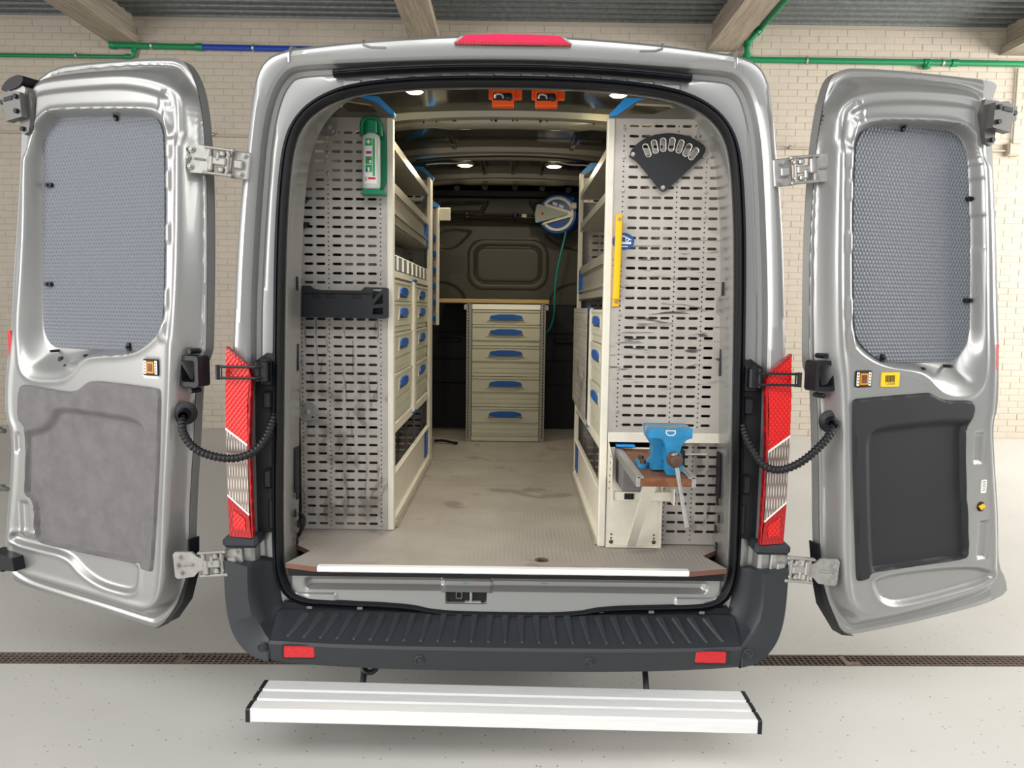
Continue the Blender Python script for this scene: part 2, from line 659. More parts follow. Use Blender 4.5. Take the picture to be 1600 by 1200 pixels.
def text_geo(s, size, align='CENTER'):
    c = bpy.data.curves.new('t', 'FONT')
    c.body = s
    c.size = size
    c.align_x = align
    c.align_y = 'CENTER'
    c.resolution_u = 2
    o = bpy.data.objects.new('t', c)
    C.objects.link(o)
    dg = bpy.context.evaluated_depsgraph_get()
    me = o.evaluated_get(dg).to_mesh()
    vs_ = [tuple(v.co) for v in me.vertices]
    fs_ = [tuple(p.vertices) for p in me.polygons]
    bpy.data.objects.remove(o)
    bpy.data.curves.remove(c)
    return vs_, fs_


def copy_tree(o, parent=None):
    c = o.copy()
    C.objects.link(c)
    c.parent = parent
    for ch in o.children:
        copy_tree(ch, c)
    return c

# ================================================================== the hall
WY = 6.85        # back wall
CZ = 4.93        # underside of the roof deck
TA = math.tan(R(1.25))
TW = 0.055       # half width of the drain channel


def ty(x, s):
    return 0.61 + x * TA + s * TW


fm = MB()
X0, X1 = -9.0, 9.0
for (a, b_) in (((X0, -9.0), (X0, None)), ((X0, None), (X0, WY))):
    if b_[1] is None:
        q = [(X0, -9, 0), (X1, -9, 0), (X1, ty(X1, -1), 0), (X0, ty(X0, -1), 0)]
    else:
        q = [(X0, ty(X0, 1), 0), (X1, ty(X1, 1), 0), (X1, WY, 0), (X0, WY, 0)]
    fm.add(q, [(0, 1, 2, 3)], 0)
# channel below the grates
q = []
for s, z in ((-1, 0), (-1, -0.1), (1, -0.1), (1, 0)):
    q += [(X0, ty(X0, s), z), (X1, ty(X1, s), z)]
fm.add(q, [(0, 1, 3, 2), (2, 3, 5, 4), (4, 5, 7, 6)], 1)
floor = struct(fm.build('floor', ['garage_floor', 'pit'], smooth=0))

wb = MB()
wb.box((0, WY + 0.1, 2.6), (18, 0.2, 5.2))
wall = struct(wb.build('wall_back', 'mortar', smooth=0))
BW, BH, JT = 0.225, 0.0775, 0.006
bmesh_ = MB()
bmesh_.box((0, 0.006, 0), (BW - JT, 0.016, BH - JT), 0.005)
proto = None
rest = MB()
course = 0
nb = 0
z = 0.005
while z + BH < CZ + 0.02:
    off = (course % 2) * BW / 2
    for i in range(-40, 41):
        x = i * BW + off
        if abs(x) > 8.8:
            continue
        dy = random.uniform(-0.002, 0.003)
        zc = z + BH / 2
        vis = 3.86 < zc and (3.25 < abs(x) < 6.1) and nb < 300
        if vis:
            if proto is None:
                proto = bmesh_.build('brick', 'wall', wall, loc=(x, WY - 0.002 + dy, zc))
            else:
                c = proto.copy()
                C.objects.link(c)
                c.location = (x, WY - 0.002 + dy, zc)
            nb += 1
        else:
            w2, h2 = (BW - JT) / 2, (BH - JT) / 2
            y = WY - 0.004 + dy
            rest.add([(x - w2, WY, zc - h2), (x + w2, WY, zc - h2), (x + w2, WY, zc + h2), (x - w2, WY, zc + h2),
                      (x - w2 + .004, y, zc - h2 + .004), (x + w2 - .004, y, zc - h2 + .004), (x + w2 - .004, y, zc + h2 - .004), (x - w2 + .004, y, zc + h2 - .004)],
                     [(4, 5, 6, 7), (0, 1, 5, 4), (1, 2, 6, 5), (2, 3, 7, 6), (3, 0, 4, 7)])
    z += BH
    course += 1
ro = rest.build('brickwork', 'wall', wall, smooth=0)
ro['kind'] = 'stuff'

# corrugated roof deck, folds running along the wall
prof = []
y = WY + 0.2
while y > -8.0:
    prof += [(y, CZ), (y - 0.06, CZ), (y - 0.075, CZ + 0.07), (y - 0.145, CZ + 0.07)]
    y -= 0.16
dk = MB()
dk.loft([[(-9.0, a, b_) for a, b_ in prof], [(9.0, a, b_) for a, b_ in prof]], closed=False)
struct(dk.build('ceiling', 'deck', smooth=0))

where = ['above the left rear door', 'just left of the red brake light', 'above the right D pillar', 'at the right edge of the photo']
for i, xc in enumerate((-4.655, -1.055, 2.44, 5.93)):
    b = MB()
    w, h = 0.34, 0.34
    # tapering I-like section: web with a wider bottom flange
    sec = [(-w / 2, 0), (w / 2, 0), (w / 2, 0.09), (w / 2 - 0.06, 0.13), (w / 2 - 0.06, h), (-w / 2 + 0.06, h), (-w / 2 + 0.06, 0.13), (-w / 2, 0.09)]
    b.loft([[(xc + a, yy, CZ - h + c + 0.02) for a, c in sec] for yy in (WY - 0.0, -7.9)], cap0=True, cap1=True)
    tag(b.build('ceiling_beam', 'beam', smooth=0), 'board-marked concrete ceiling beam ' + where[i], 'beam', 'concrete beams under the roof')

# pipes
def pipe(name, pts, r, m, label, clamps=(), collars=()):
    o = MB()
    o.tube(pts, r, 10)
    po = o.build(name, m)
    tag(po, label, 'pipe')
    for (x, zz) in clamps:
        c = MB()
        c.cyl((x - 0.012, WY - 0.06, zz), (x + 0.012, WY - 0.06, zz), r + 0.008, 12)
        c.box((x, WY - 0.035, zz), (0.016, 0.044, 0.016))
        c.box((x, WY - 0.06, zz + r + 0.012), (0.012, 0.012, 0.03))
        c.build('pipe_clamp', 'steel', po)
    for (p, q) in collars:
        c = MB()
        c.cyl(p, q, r + 0.010, 12, bev=0.004)
        c.build('coupling', m, po)
    return po


PY = WY - 0.06
pipe('water_pipe', [(-8.9, PY, 4.455), (-4.56, PY, 4.447), (-4.52, PY, 4.46), (-4.515, PY, 4.56)], 0.022, 'pipe_green',
     'thin green pipe rising to a tee above the left rear door', [(-5.2, 4.455)], [((-4.56, PY, 4.447), (-4.62, PY, 4.447)), ((-4.515, PY, 4.5), (-4.515, PY, 4.55))])
pipe('water_pipe', [(-4.79, PY, 4.578), (-3.72, PY, 4.570)], 0.034, 'pipe_green',
     'thick short green pipe left of the blue pipe', [(-4.3, 4.575)], [((-4.80, PY, 4.578), (-4.74, PY, 4.578)), ((-3.78, PY, 4.570), (-3.70, PY, 4.570))])
pipe('water_pipe', [(-3.71, PY, 4.570), (1.8, PY, 4.53)], 0.034, 'pipe_blue', 'blue pipe running behind the top left corner of the van', [(-3.1, 4.566)])
pipe('water_pipe', [(2.2, PY, 4.51), (8.9, PY, 4.492)], 0.034, 'pipe_green', 'long green pipe along the wall above the right rear door',
     [(3.45, 4.506), (5.06, 4.500)], [((4.83, PY, 4.50), (4.91, PY, 4.50)), ((5.16, PY, 4.5), (5.24, PY, 4.5)), ((4.87, PY, 4.50), (4.87, PY, 4.43))])
pipe('water_pipe', [(2.74, PY, 4.50), (2.74, PY, 4.69), (2.86, PY, 4.83), (2.88, PY - 0.04, 4.86), (2.88, 2.0, 4.86)], 0.034, 'pipe_green',
     'green pipe climbing beside the beam above the right D pillar', (), [((2.74, PY, 4.66), (2.74, PY, 4.72)), ((2.84, PY, 4.81), (2.89, PY, 4.865)), ((2.74, PY, 4.52), (2.74, PY, 4.58))])
pipe('wall_conduit', [(-8.9, PY + 0.03, 3.58), (-1.5, PY + 0.03, 3.55)], 0.014, 'conduit', 'thin cream conduit crossing the wall behind the left rear door', [(-3.6, 3.565)])
pipe('wall_conduit', [(1.5, PY + 0.03, 3.50), (5.9, PY + 0.03, 3.50)], 0.014, 'conduit', 'thin cream conduit crossing the wall behind the right hinge', [(3.3, 3.5)])
pipe('wall_conduit', [(5.98, PY + 0.03, 4.46), (5.985, PY + 0.03, 3.58)], 0.014, 'conduit', 'thin vertical cream conduit down to the junction box')
jb = MB()
jb.box((5.985, WY - 0.04, 3.51), (0.16, 0.07, 0.15), 0.012)
jb.box((5.985, WY - 0.078, 3.51), (0.13, 0.012, 0.12), 0.004)
tag(jb.build('junction_box', 'conduit'), 'small square cream junction box on the wall at far right', 'junction box')

# drain grates
seg = 0.977
gl = ['rusty drain grate running off the left edge of the photo', 'drain grate beside the left bumper corner', None,
      'drain grate disappearing under the right bumper corner', 'drain grate running off the right edge of the photo']
gx = [-1.42 - seg, -1.42, None, 1.51 - seg, 1.51]
ga = math.atan(TA)
for lab, x in zip(gl, gx):
    if lab is None:
        continue
    root = empty('drain_grate', (x, ty(x, 0), 0), ga)
    f = MB()
    for s in (-1, 1):
        f.box((seg / 2, s * (TW - 0.004), -0.012), (seg - 0.006, 0.008, 0.022))
    for xx in (0.006, seg - 0.006):
        f.box((xx, 0, -0.012), (0.012, 2 * TW - 0.002, 0.022))
    f.box((0.03, -0.025, -0.004), (0.05, 0.04, 0.004))
    f.build('frame', 'grate', root, smooth=0)
    sl = MB()
    n = 38
    for i in range(n):
        sl.box((0.02 + (seg - 0.04) * (i + 0.5) / n, 0, -0.008), (0.0035, 2 * TW - 0.012, 0.014))
    for k in range(1, 5):
        sl.box((seg / 2, -TW + 2 * TW * k / 5, -0.008), (seg - 0.02, 0.0035, 0.013))
    so = sl.build('bar_mesh', 'grate', root, smooth=0)
    so['kind'] = 'stuff'
    tag(root, lab, 'drain grate', 'floor drain grates')

tm = MB()
for x0_, x1_ in ((X0, -1.42 - seg), (1.51 + seg, X1)):
    for s in (-1, 1):
        tm.add([(x0_, ty(x0_, s) - s * .008, -.001), (x1_, ty(x1_, s) - s * .008, -.001), (x1_, ty(x1_, s), -.001), (x0_, ty(x0_, s), -.001)], [(0, 1, 2, 3) if s > 0 else (3, 2, 1, 0)])
    n = int((x1_ - x0_) / .0255)
    for i in range(n):
        x = x0_ + (i + .5) * (x1_ - x0_) / n
        tm.box((x, ty(x, 0), -.008), (.0035, 2 * TW - .004, .014))
    for k in range(1, 5):
        s = -1 + 2 * k / 5
        a_ = (x0_, ty(x0_, s), -.002)
        b_ = (x1_, ty(x1_, s), -.002)
        tm.loft([[(p[0], p[1] + d, p[2] + e) for d, e in ((-.002, 0), (.002, 0), (.002, -.013), (-.002, -.013))] for p in (a_, b_)])
struct(tm.build('trim_1', 'grate', smooth=0))

# ================================================================== the van
van = empty('van', (0, 0, 0))
tag(van, 'silver panel van seen from behind with both rear doors swung wide open', 'van')


def mirror_half(h):
    """h: list of (x>=0,z) from bottom centre to top centre"""
    return h + [(-x, z) for x, z in h[::-1] if x > 1e-6]


NA = 320
CTR = (0.0, 1.40)


def polar(half, smooth=2):
    p = np.array(chaikin(mirror_half(half), smooth))
    rel = p - np.array(CTR)
    out = []
    n = len(p)
    for k in range(NA):
        a = 2 * math.pi * k / NA
        d = np.array((math.cos(a), math.sin(a)))
        best = 0
        A = rel
        B = np.roll(rel, -1, axis=0)
        E = B - A
        den = d[0] * E[:, 1] - d[1] * E[:, 0]
        den = np.where(np.abs(den) < 1e-12, 1e-12, den)
        t = (A[:, 0] * E[:, 1] - A[:, 1] * E[:, 0]) / den
        s = (A[:, 0] * d[1] - A[:, 1] * d[0]) / den
        ok = (s >= -1e-9) & (s <= 1 + 1e-9) & (t > 0)
        best = t[ok].max()
        out.append((CTR[0] + d[0] * best, CTR[1] + d[1] * best))
    return np.array(out)


def off(loop, d):
    t = np.roll(loop, -1, axis=0) - np.roll(loop, 1, axis=0)
    t /= np.linalg.norm(t, axis=1)[:, None]
    nrm = np.stack([t[:, 1], -t[:, 0]], 1)
    return loop + nrm * d


def offt(loop, d, dt):
    q = off(loop, d)
    w = np.clip((loop[:, 1] - 2.12) / .14, 0, 1)
    q[:, 1] += dt * w
    return q


def at(loop, y):
    return [(float(a), y, float(b_)) for a, b_ in loop]


O_ = polar([(0, .36), (.90, .36), (.965, .42), (.985, .6), (.980, 1.05), (.953, 1.5), (.940, 1.7), (.922, 1.9), (.893, 2.1),
            (.876, 2.24), (.854, 2.325), (.815, 2.370), (.757, 2.391), (.727, 2.397), (.503, 2.424), (.212, 2.444), (0, 2.450)])
F_ = polar([(0, .40), (.80, .40), (.87, .45), (.895, .6), (.897, 1.05), (.894, 1.41), (.886, 1.61), (.861, 1.93), (.838, 2.14),
            (.804, 2.26), (.765, 2.316), (.732, 2.336), (.602, 2.345), (.318, 2.360), (0, 2.368)])
S_ = polar([(0, .462), (.25, .465), (.34, .488), (.615, .497), (.728, .503), (.772, .530), (.793, .59), (.797, .66), (.797, .82), (.785, 1.3),
            (.773, 1.717), (.759, 1.93), (.738, 2.085), (.700, 2.16), (.635, 2.212), (.535, 2.250), (.319, 2.274), (0, 2.281)])
S_ = off(S_, .006)
I_ = polar([(0, .58), (.84, .58), (.88, .7), (.885, 1.0), (.885, 1.5), (.865, 1.9), (.83, 2.2), (.76, 2.37), (.62, 2.425), (.3, 2.445), (0, 2.45)])


def grow(loop, kx, kz, zc=1.4):
    q = loop.copy()
    q[:, 0] *= kx
    q[:, 1] = zc + (q[:, 1] - zc) * kz
    return q


mid = O_ * .5 + F_ * .5
b = MB()
b.loft([at(grow(O_, .62, .30, .62), 5.5), at(grow(O_, .80, .45, .62), 5.35), at(grow(O_, .90, .52, .62), 4.7), at(grow(O_, .98, .62, .55), 4.3), at(grow(O_, 1.02, 1.02, .6), 3.6),
        at(grow(O_, 1.045, 1.045), 2.8), at(grow(O_, 1.045, 1.045), 0.8), at(grow(O_, 1.035, 1.03), 0.35), at(grow(O_, 1.018, 1.014), 0.12),
        at(O_, 0.04), at(off(O_, -.006), 0.012), at(off(O_, -.016), 0.002), at(mid, -0.002), at(off(F_, .010), 0.004), at(F_, 0.014),
        at(off(F_, -.004), 0.03), at(off(F_, -.008), 0.052), at(off(F_, -.022), 0.056), at(off(F_, -.030), 0.050), at(S_ * .45 + F_ * .55, 0.048), at(off(S_, .034), 0.050), at(off(S_, .01), 0.055)], cap0=True)
body = b.build('body_shell', 'paint', van, smooth=30, flip=False)

b = MB()
b.loft([at(off(S_, .032), .058), at(off(S_, .034), .03), at(off(S_, .028), .018), at(off(S_, .021), .014), at(off(S_, .017), .024),
        at(off(S_, .013), .006), at(off(S_, .006), .000), at(off(S_, -.001), .008), at(off(S_, -.003), .03), at(S_, .06)])
b.build('door_seal', 'rubber', van, smooth=50)
b = MB()
b.loft([at(off(S_, .004), .045), at(off(S_, -.008), .038), at(offt(S_, -.012, .004), .045), at(offt(S_, -.012, .034), .10), at(offt(S_, -.006, .036), .11), at(offt(S_, -.006, .066), .235), at(offt(S_, .03, .085), .245)])
rev = b.build('inner_reveal', 'paint', van, smooth=30)
for s in (-1, 1):
    for (yy, zz, dy, dz) in ((.19, .93, .05, .17), (.19, .83, .016, .03), (.16, .77, .016, .03), (.2, .72, .02, .03), (.2, 1.35, .012, .1), (.17, 1.62, .012, .05), (.18, .66, .016, .03)):
        h = MB()
        h.box((s * (.789 if zz < 1.2 else .782 if zz < 1.5 else .772), yy, zz), (.006, dy, dz), 0.002)
        h.build('access_hole', 'rubber', rev)
b = MB()
b.loft([at(offt(S_, .03, .08), .244), at(I_, .26), at(I_, 3.2)])
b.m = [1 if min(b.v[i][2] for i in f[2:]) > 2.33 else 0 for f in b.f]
b.build('cargo_lining', ['paint_inner', 'paint_roof'], van, smooth=40)

# header strip, brake light, roof seams
b = MB()
pp = [(x, 0.030, 2.3475 - 0.030 * (x / 0.6) ** 2) for x in np.linspace(-.60, .60, 41)]
sec = [(-.010, -.012), (-.022, -.006), (-.022, .004), (-.014, .012), (.01, .012), (.01, -.012)]
b.loft([[(x, y + a, z + c) for a, c in sec] for x, y, z in pp], cap0=True, cap1=True)
b.loft([[(x, y + a * .5 - .016, z + c * .3) for a, c in sec] for x, y, z in pp], cap0=True, cap1=True)
b.build('header_strip', 'rubber', van)
for i in range(13):
    hs = MB()
    x = -.54 + .09 * i
    zz = 2.3165 - .033 * (x / .6) ** 2
    w_, h_ = .062, .030
    hs.add([(x - w_ / 2, .049, zz - h_ / 2), (x + w_ / 2, .049, zz - h_ / 2), (x + w_ / 2, .049, zz + h_ / 2), (x - w_ / 2, .049, zz + h_ / 2),
            (x - w_ / 2 + .006, .043, zz - h_ / 2 + .006), (x + w_ / 2 - .006, .043, zz - h_ / 2 + .006), (x + w_ / 2 - .006, .043, zz + h_ / 2 - .006), (x - w_ / 2 + .006, .043, zz + h_ / 2 - .006)],
           [(4, 5, 6, 7), (0, 1, 5, 4), (1, 2, 6, 5), (2, 3, 7, 6), (3, 0, 4, 7)])
    hs.build('header_pressing', 'paint', van)
xz = lambda y0: (lambda a, c, h: (a, y0 - h, c))
b = MB()
b.plate(chaikin([(-.205, 2.404), (-.165, 2.440), (.165, 2.440), (.205, 2.404)], 1), [], xz(0), -.02, .006)
bl = b.build('brake_light_housing', 'paint', van)
b = MB()
b.plate([(-.190, 2.409), (-.155, 2.434), (-.06, 2.438), (.06, 2.438), (.155, 2.434), (.190, 2.409)], [], xz(0), -.01, .012)
b.build('brake_light', 'pinklens', van)
b = MB()
b.plate([(-.192, 2.404), (-.188, 2.411), (.188, 2.411), (.192, 2.404)], [], xz(0), -.01, .015)
b.build('brake_light_rim', 'redlens_dark', van)
for s in (-1, 1):
    b = MB()
    b.tube([(s * .735, .06, 2.405), (s * .737, .012, 2.392), (s * .74, -.003, 2.372), (s * .742, .004, 2.345)], .006, 8)
    b.build('roof_seam', 'paint', van)
    b = MB()
    b.tube([(s * .50, .05, 2.432), (s * .50, .006, 2.418), (s * .495, -.003, 2.402), (s * .47, -.004, 2.394), (s * .42, -.003, 2.393)], .003, 6)
    b.build('roof_seam', 'paint', van)

# ------------------------------------------------------------------ tail lamps
for s in (-1, 1):
    lamp = empty('tail_lamp', (0, 0, 0), 0, van)

    def lf(a, c, h, s=s):
        k = (abs(a) - .885) / .09
        return (s * abs(a), -.020 + .012 * max(k, 0) ** 2 - h, c)
    fl = s < 0

    def lens(name, pts, m, t1=.014, lamp=lamp, lf=lf, fl=fl):
        o = MB()
        # subdivide across so the lens wraps round the body corner
        o.plate(pts, [], lf, -.012, t1)
        return o.build(name, m, lamp, flip=fl, smooth=25)
    o = MB()
    o.plate([(.958, .738), (.893, .735), (.898, 1.05), (.890, 1.29), (.958, 1.38)], [], lf, -.12, -.008)
    o.build('lamp_housing', 'black', lamp, flip=fl)
    lens('red_lens', [(.973, 1.117), (.895, 1.062), (.893, 1.20), (.884, 1.292), (.892, 1.327), (.925, 1.358), (.964, 1.392), (.970, 1.25)], 'redlens')
    lens('red_lens_rim', [(.895, 1.062), (.888, 1.062), (.876, 1.292), (.886, 1.334), (.964, 1.398), (.964, 1.389), (.892, 1.327), (.884, 1.292)], 'redlens_dark', .017)
    lens('clear_lens', [(.971, .885), (.894, .819), (.895, 1.056), (.973, 1.111)], 'clearlens')
    lens('lens_divider', [(.895, 1.056), (.895, 1.064), (.973, 1.119), (.973, 1.111)], 'white', .016)
    lens('lens_divider', [(.894, .812), (.894, .819), (.971, .885), (.971, .878)], 'white', .016)
    lens('lower_red_lens', [(.966, .736), (.888, .733), (.894, .812), (.971, .878)], 'redlens_dark', .016)
    lens('inner_reflector', [(.950, .765), (.908, .762), (.908, .800), (.950, .832)], 'redlens', .0175)
    lens('lens_side', [(.888, .733), (.883, .733), (.888, 1.062), (.895, 1.062)], 'redlens_dark', .012)
    if s > 0:
        lamp['label'] = 'right tail lamp with red, clear and dark red lenses'
    else:
        lamp['label'] = 'left tail lamp with red, clear and dark red lenses'
    # black moulding between lamp and seal
    b = MB()
    f2 = (lambda a, c, h, s=s: (s * a, .05 - h, c))
    b.plate([(.828, .735), (.893, .725), (.893, 1.05), (.884, 1.29), (.886, 1.345), (.845, 1.375), (.825, 1.36), (.823, 1.15)], [], f2, -.02, .012)
    b.box((s * .845, .03, 1.31), (.045, .03, .10), .006)
    b.box((s * .842, .032, 1.21), (.03, .03, .06), .006)
    b.box((s * .845, .032, .93), (.032, .03, .07), .008)
    b.box((s * .838, .035, .80), (.02, .02, .11), .006)
    b.cyl((s * .826, .06, 1.36), (s * .826, .02, 1.36), .014, 12)
    b.build('lamp_surround', 'black', van, flip=fl)
    b = MB()
    b.box((s * .930, .02, .714), (.125, .11, .04), .012)
    b.box((s * .90, .01, .727), (.06, .07, .02), .006)
    b.build('lamp_plinth', 'plastic', van)
    # door check strap
    b = MB()
    for zz in (1.331, 1.293):
        b.tube([(s * .835, .0, zz), (s * .86, -.045, zz), (s * .985, -.05, zz)], .0048, 6)
    b.tube([(s * .985, -.05, 1.337), (s * .985, -.05, 1.287)], .008, 8)
    b.tube([(s * .972, -.05, 1.337), (s * .972, -.05, 1.287)], .003, 6)
    b.box((s * .842, .005, 1.312), (.03, .05, .075), .006)
    b.cyl((s * .860, -.02, 1.28), (s * .860, -.02, 1.345), .009, 10)
    b.build('door_check', 'black', van)
    # cable conduit between body and door
    if s < 0:
        path = [(-1.118, -.02, 1.155), (-1.110, -.055, 1.135), (-1.095, -.075, 1.097), (-1.053, -.085, 1.049), (-.977, -.08, 1.023), (-.912, -.07, 1.020), (-.857, -.055, 1.045), (-.828, -.03, 1.089), (-.82, .01, 1.14), (-.818, .05, 1.175)]
    else:
        path = [(1.110, -.02, 1.155), (1.104, -.055, 1.14), (1.069, -.075, 1.103), (.997, -.085, 1.036), (.922, -.08, 1.002), (.867, -.07, 1.017), (.828, -.04, 1.078), (.82, .01, 1.13), (.818, .05, 1.165)]
    pts = resample(chaikin3(path, 3), 0.0035)
    b = MB()
    b.tube(pts, .012, 12, rf=lambda k: .0125 + (.0022 if (k // 2) % 2 else -.0008))
    b.build('cable_conduit', 'rubber', van, smooth=60)
    b = MB()
    b.lathe((s * 1.118, -.005, 1.165), (-s * .25, -1, -.1), [(-.005, .0), (-.005, .040), (.004, .041), (.010, .034), (.014, .022), (.03, .017), (.045, .016)], 20)
    b.build('conduit_grommet', 'rubber', van, smooth=40)
    b = MB()
    b.lathe((s * .82, .055, 1.19), (0, -.4, -1), [(-.01, 0), (-.01, .02), (.02, .02), (.04, .017)], 14)
    b.build('conduit_grommet', 'rubber', van, smooth=40)

# ------------------------------------------------------------------ bumper
bumper = empty('bumper', (0, 0, 0), 0, van)


def yf(x):
    a = abs(x) / .82
    return -.128 + .035 * a ** 3


b = MB()
loops = []
for x in np.linspace(-.815, .815, 61):
    a = abs(x) / .82
    y0 = yf(x)
    zb = .010 * a ** 3
    loops.append([(x, .10, .46), (x, .012, .452), (x, y0 + .018, .392), (x, y0 + .006, .388), (x, y0, .378), (x, y0 + .004, .325 - zb * .3), (x, y0 + .016, .300 + zb), (x, y0 + .05, .29 + zb), (x, .1, .30)])
b.loft(loops, closed=False)
b.build('bumper_step', 'plastic', bumper, smooth=28, flip=False)
ro_ = None
for i in range(27):
    x = -.755 + 1.51 * i / 26
    m_ = MB()
    w0, w1 = .028, .010
    y0, y1 = .0, yf(x) + .024
    z0 = lambda y: .452 + (y - .012) * (.452 - .392) / (.012 - (yf(x) + .018)) + .0015
    kx = x * .055
    h_ = .007
    vs_ = [(x - w0 / 2 - kx, y0, z0(y0)), (x + w0 / 2 - kx, y0, z0(y0)), (x + w1 / 2, y1, z0(y1)), (x - w1 / 2, y1, z0(y1)),
           (x - w0 / 2 + .005 - kx, y0, z0(y0) + h_), (x + w0 / 2 - .005 - kx, y0, z0(y0) + h_), (x + w1 / 2 - .003, y1 + .004, z0(y1) + h_), (x - w1 / 2 + .003, y1 + .004, z0(y1) + h_)]
    m_.add(vs_, [(4, 5, 6, 7), (0, 1, 5, 4), (1, 2, 6, 5), (2, 3, 7, 6), (3, 0, 4, 7)])
    m_.build('tread_rib', 'plastic', bumper, smooth=0)
oc = [(.993, .655), (.992, .59), (.988, .509), (.978, .443), (.958, .384), (.914, .330), (.866, .309), (.815, .304)]
ic = [(.887, .631), (.888, .581), (.885, .524), (.875, .474), (.861, .438), (.843, .413), (.828, .397), (.815, .389)]
bc = [(.834, .625), (.835, .575), (.836, .520), (.832, .480), (.826, .458), (.817, .447), (.812, .443), (.803, .441)]
def dense(l):
    p = chaikin3([Vector((a, c, 0)) for a, c in l], 2)
    return [(q[0], q[1]) for q in p]
oc, ic, bc = dense(oc), dense(ic), dense(bc)
for s in (-1, 1):
    b = MB()
    n = len(oc)
    t = [i / (n - 1) for i in range(n)]
    yo = lambda k: -.035 - .058 * k ** 1.5
    L = [[(s * (a + .035 * (1 - k)), .45 - .3 * k, c) for (a, c), k in zip(oc, t)],
         [(s * (a + .012 * (1 - k)), .06, c) for (a, c), k in zip(oc, t)],
         [(s * a, yo(k) + .02, c) for (a, c), k in zip(oc, t)],
         [(s * (a * .9 + d * .1), yo(k) - .002, c * .9 + e * .1) for (a, c), (d, e), k in zip(oc, ic, t)],
         [(s * (a * .12 + d * .88), yo(k) - .012 * (1 - k), c * .12 + e * .88) for (a, c), (d, e), k in zip(oc, ic, t)],
         [(s * d, yo(k) + .004, e) for (d, e), k in zip(ic, t)],
         [(s * (d * .7 + g * .3), .015 - .05 * k, e * .7 + h * .3) for (d, e), (g, h), k in zip(ic, bc, t)],
         [(s * g, .040 - .02 * k, h) for (g, h), k in zip(bc, t)],
         [(s * (g - .02), .046, h + .01) for (g, h) in bc]]
    b.loft(L, closed=False)
    # top lid
    tops = [lp[0] for lp in L]
    b.add(tops, [tuple(range(len(tops)))])
    b.build('bumper_corner', 'plastic', bumper, smooth=40, flip=(s > 0))
    b = MB()
    x0 = s * .706
    b.box((x0, yf(.706) - .0005, .357), (.108, .010, .042), .004, rot=None)
    b.build('red_reflector', 'reflector', bumper)
    b = MB()
    b.box((x0, yf(.706) + .002, .357), (.118, .008, .052), .003)
    b.build('reflector_frame', 'black', bumper)
    for xs, zs, ys in ((s * .29, .342, yf(.29) - .001), (s * .838, .366, -.0955)):
        b = MB()
        b.lathe((xs, ys + .004, zs), (0, -1, 0), [(0, .017), (.004, .017), (.006, .014), (.004, .012), (.004, .010), (.007, .008), (.007, 0)], 18)
        b.build('parking_sensor', 'plastic', bumper)
for x in (-.70, -.52, .34, .52, .70):
    b = MB()
    b.box((x, .008, .468), (.02, .006, .010), .002)
    b.build('bumper_clip', 'trim_grey', bumper)
b = MB()
b.box((0, .04, .455), (1.60, .03, .05))
b.build('bumper_back_strip', 'rubber', bumper)
# towing eye and underside
b = MB()
b.tube(chaikin3([(-.505, .05, .33), (-.512, -.02, .285), (-.500, -.04, .257), (-.470, -.04, .252), (-.45, -.03, .27), (-.445, .05, .33)], 2), .010, 8)
b.build('towing_eye', 'black', van)
b = MB()
b.box((0, 2.6, .50), (1.7, 5.0, .14), .03)
b.box((0, .5, .40), (1.2, .10, .10), .02)
b.build('underbody', 'black', van)
for yy in (1.15, 4.35):
    for s in (-1, 1):
        w = empty('wheel', (s * .90, yy, .325), 0, van)
        b = MB()
        b.lathe((0, 0, 0), (1, 0, 0), [(-.10, .20), (-.11, .24), (-.11, .30), (-.09, .325), (.09, .325), (.11, .30), (.11, .24), (.10, .20)], 32)
        b.build('tyre', 'tyre', w)
        b = MB()
        b.lathe((0, 0, 0), (1, 0, 0), [(-.09, 0), (-.09, .2), (-.10, .205), (.10, .205), (.09, .19), (.07, .16), (.085, .08), (.085, 0)], 24)
        b.build('rim', 'steel', w)

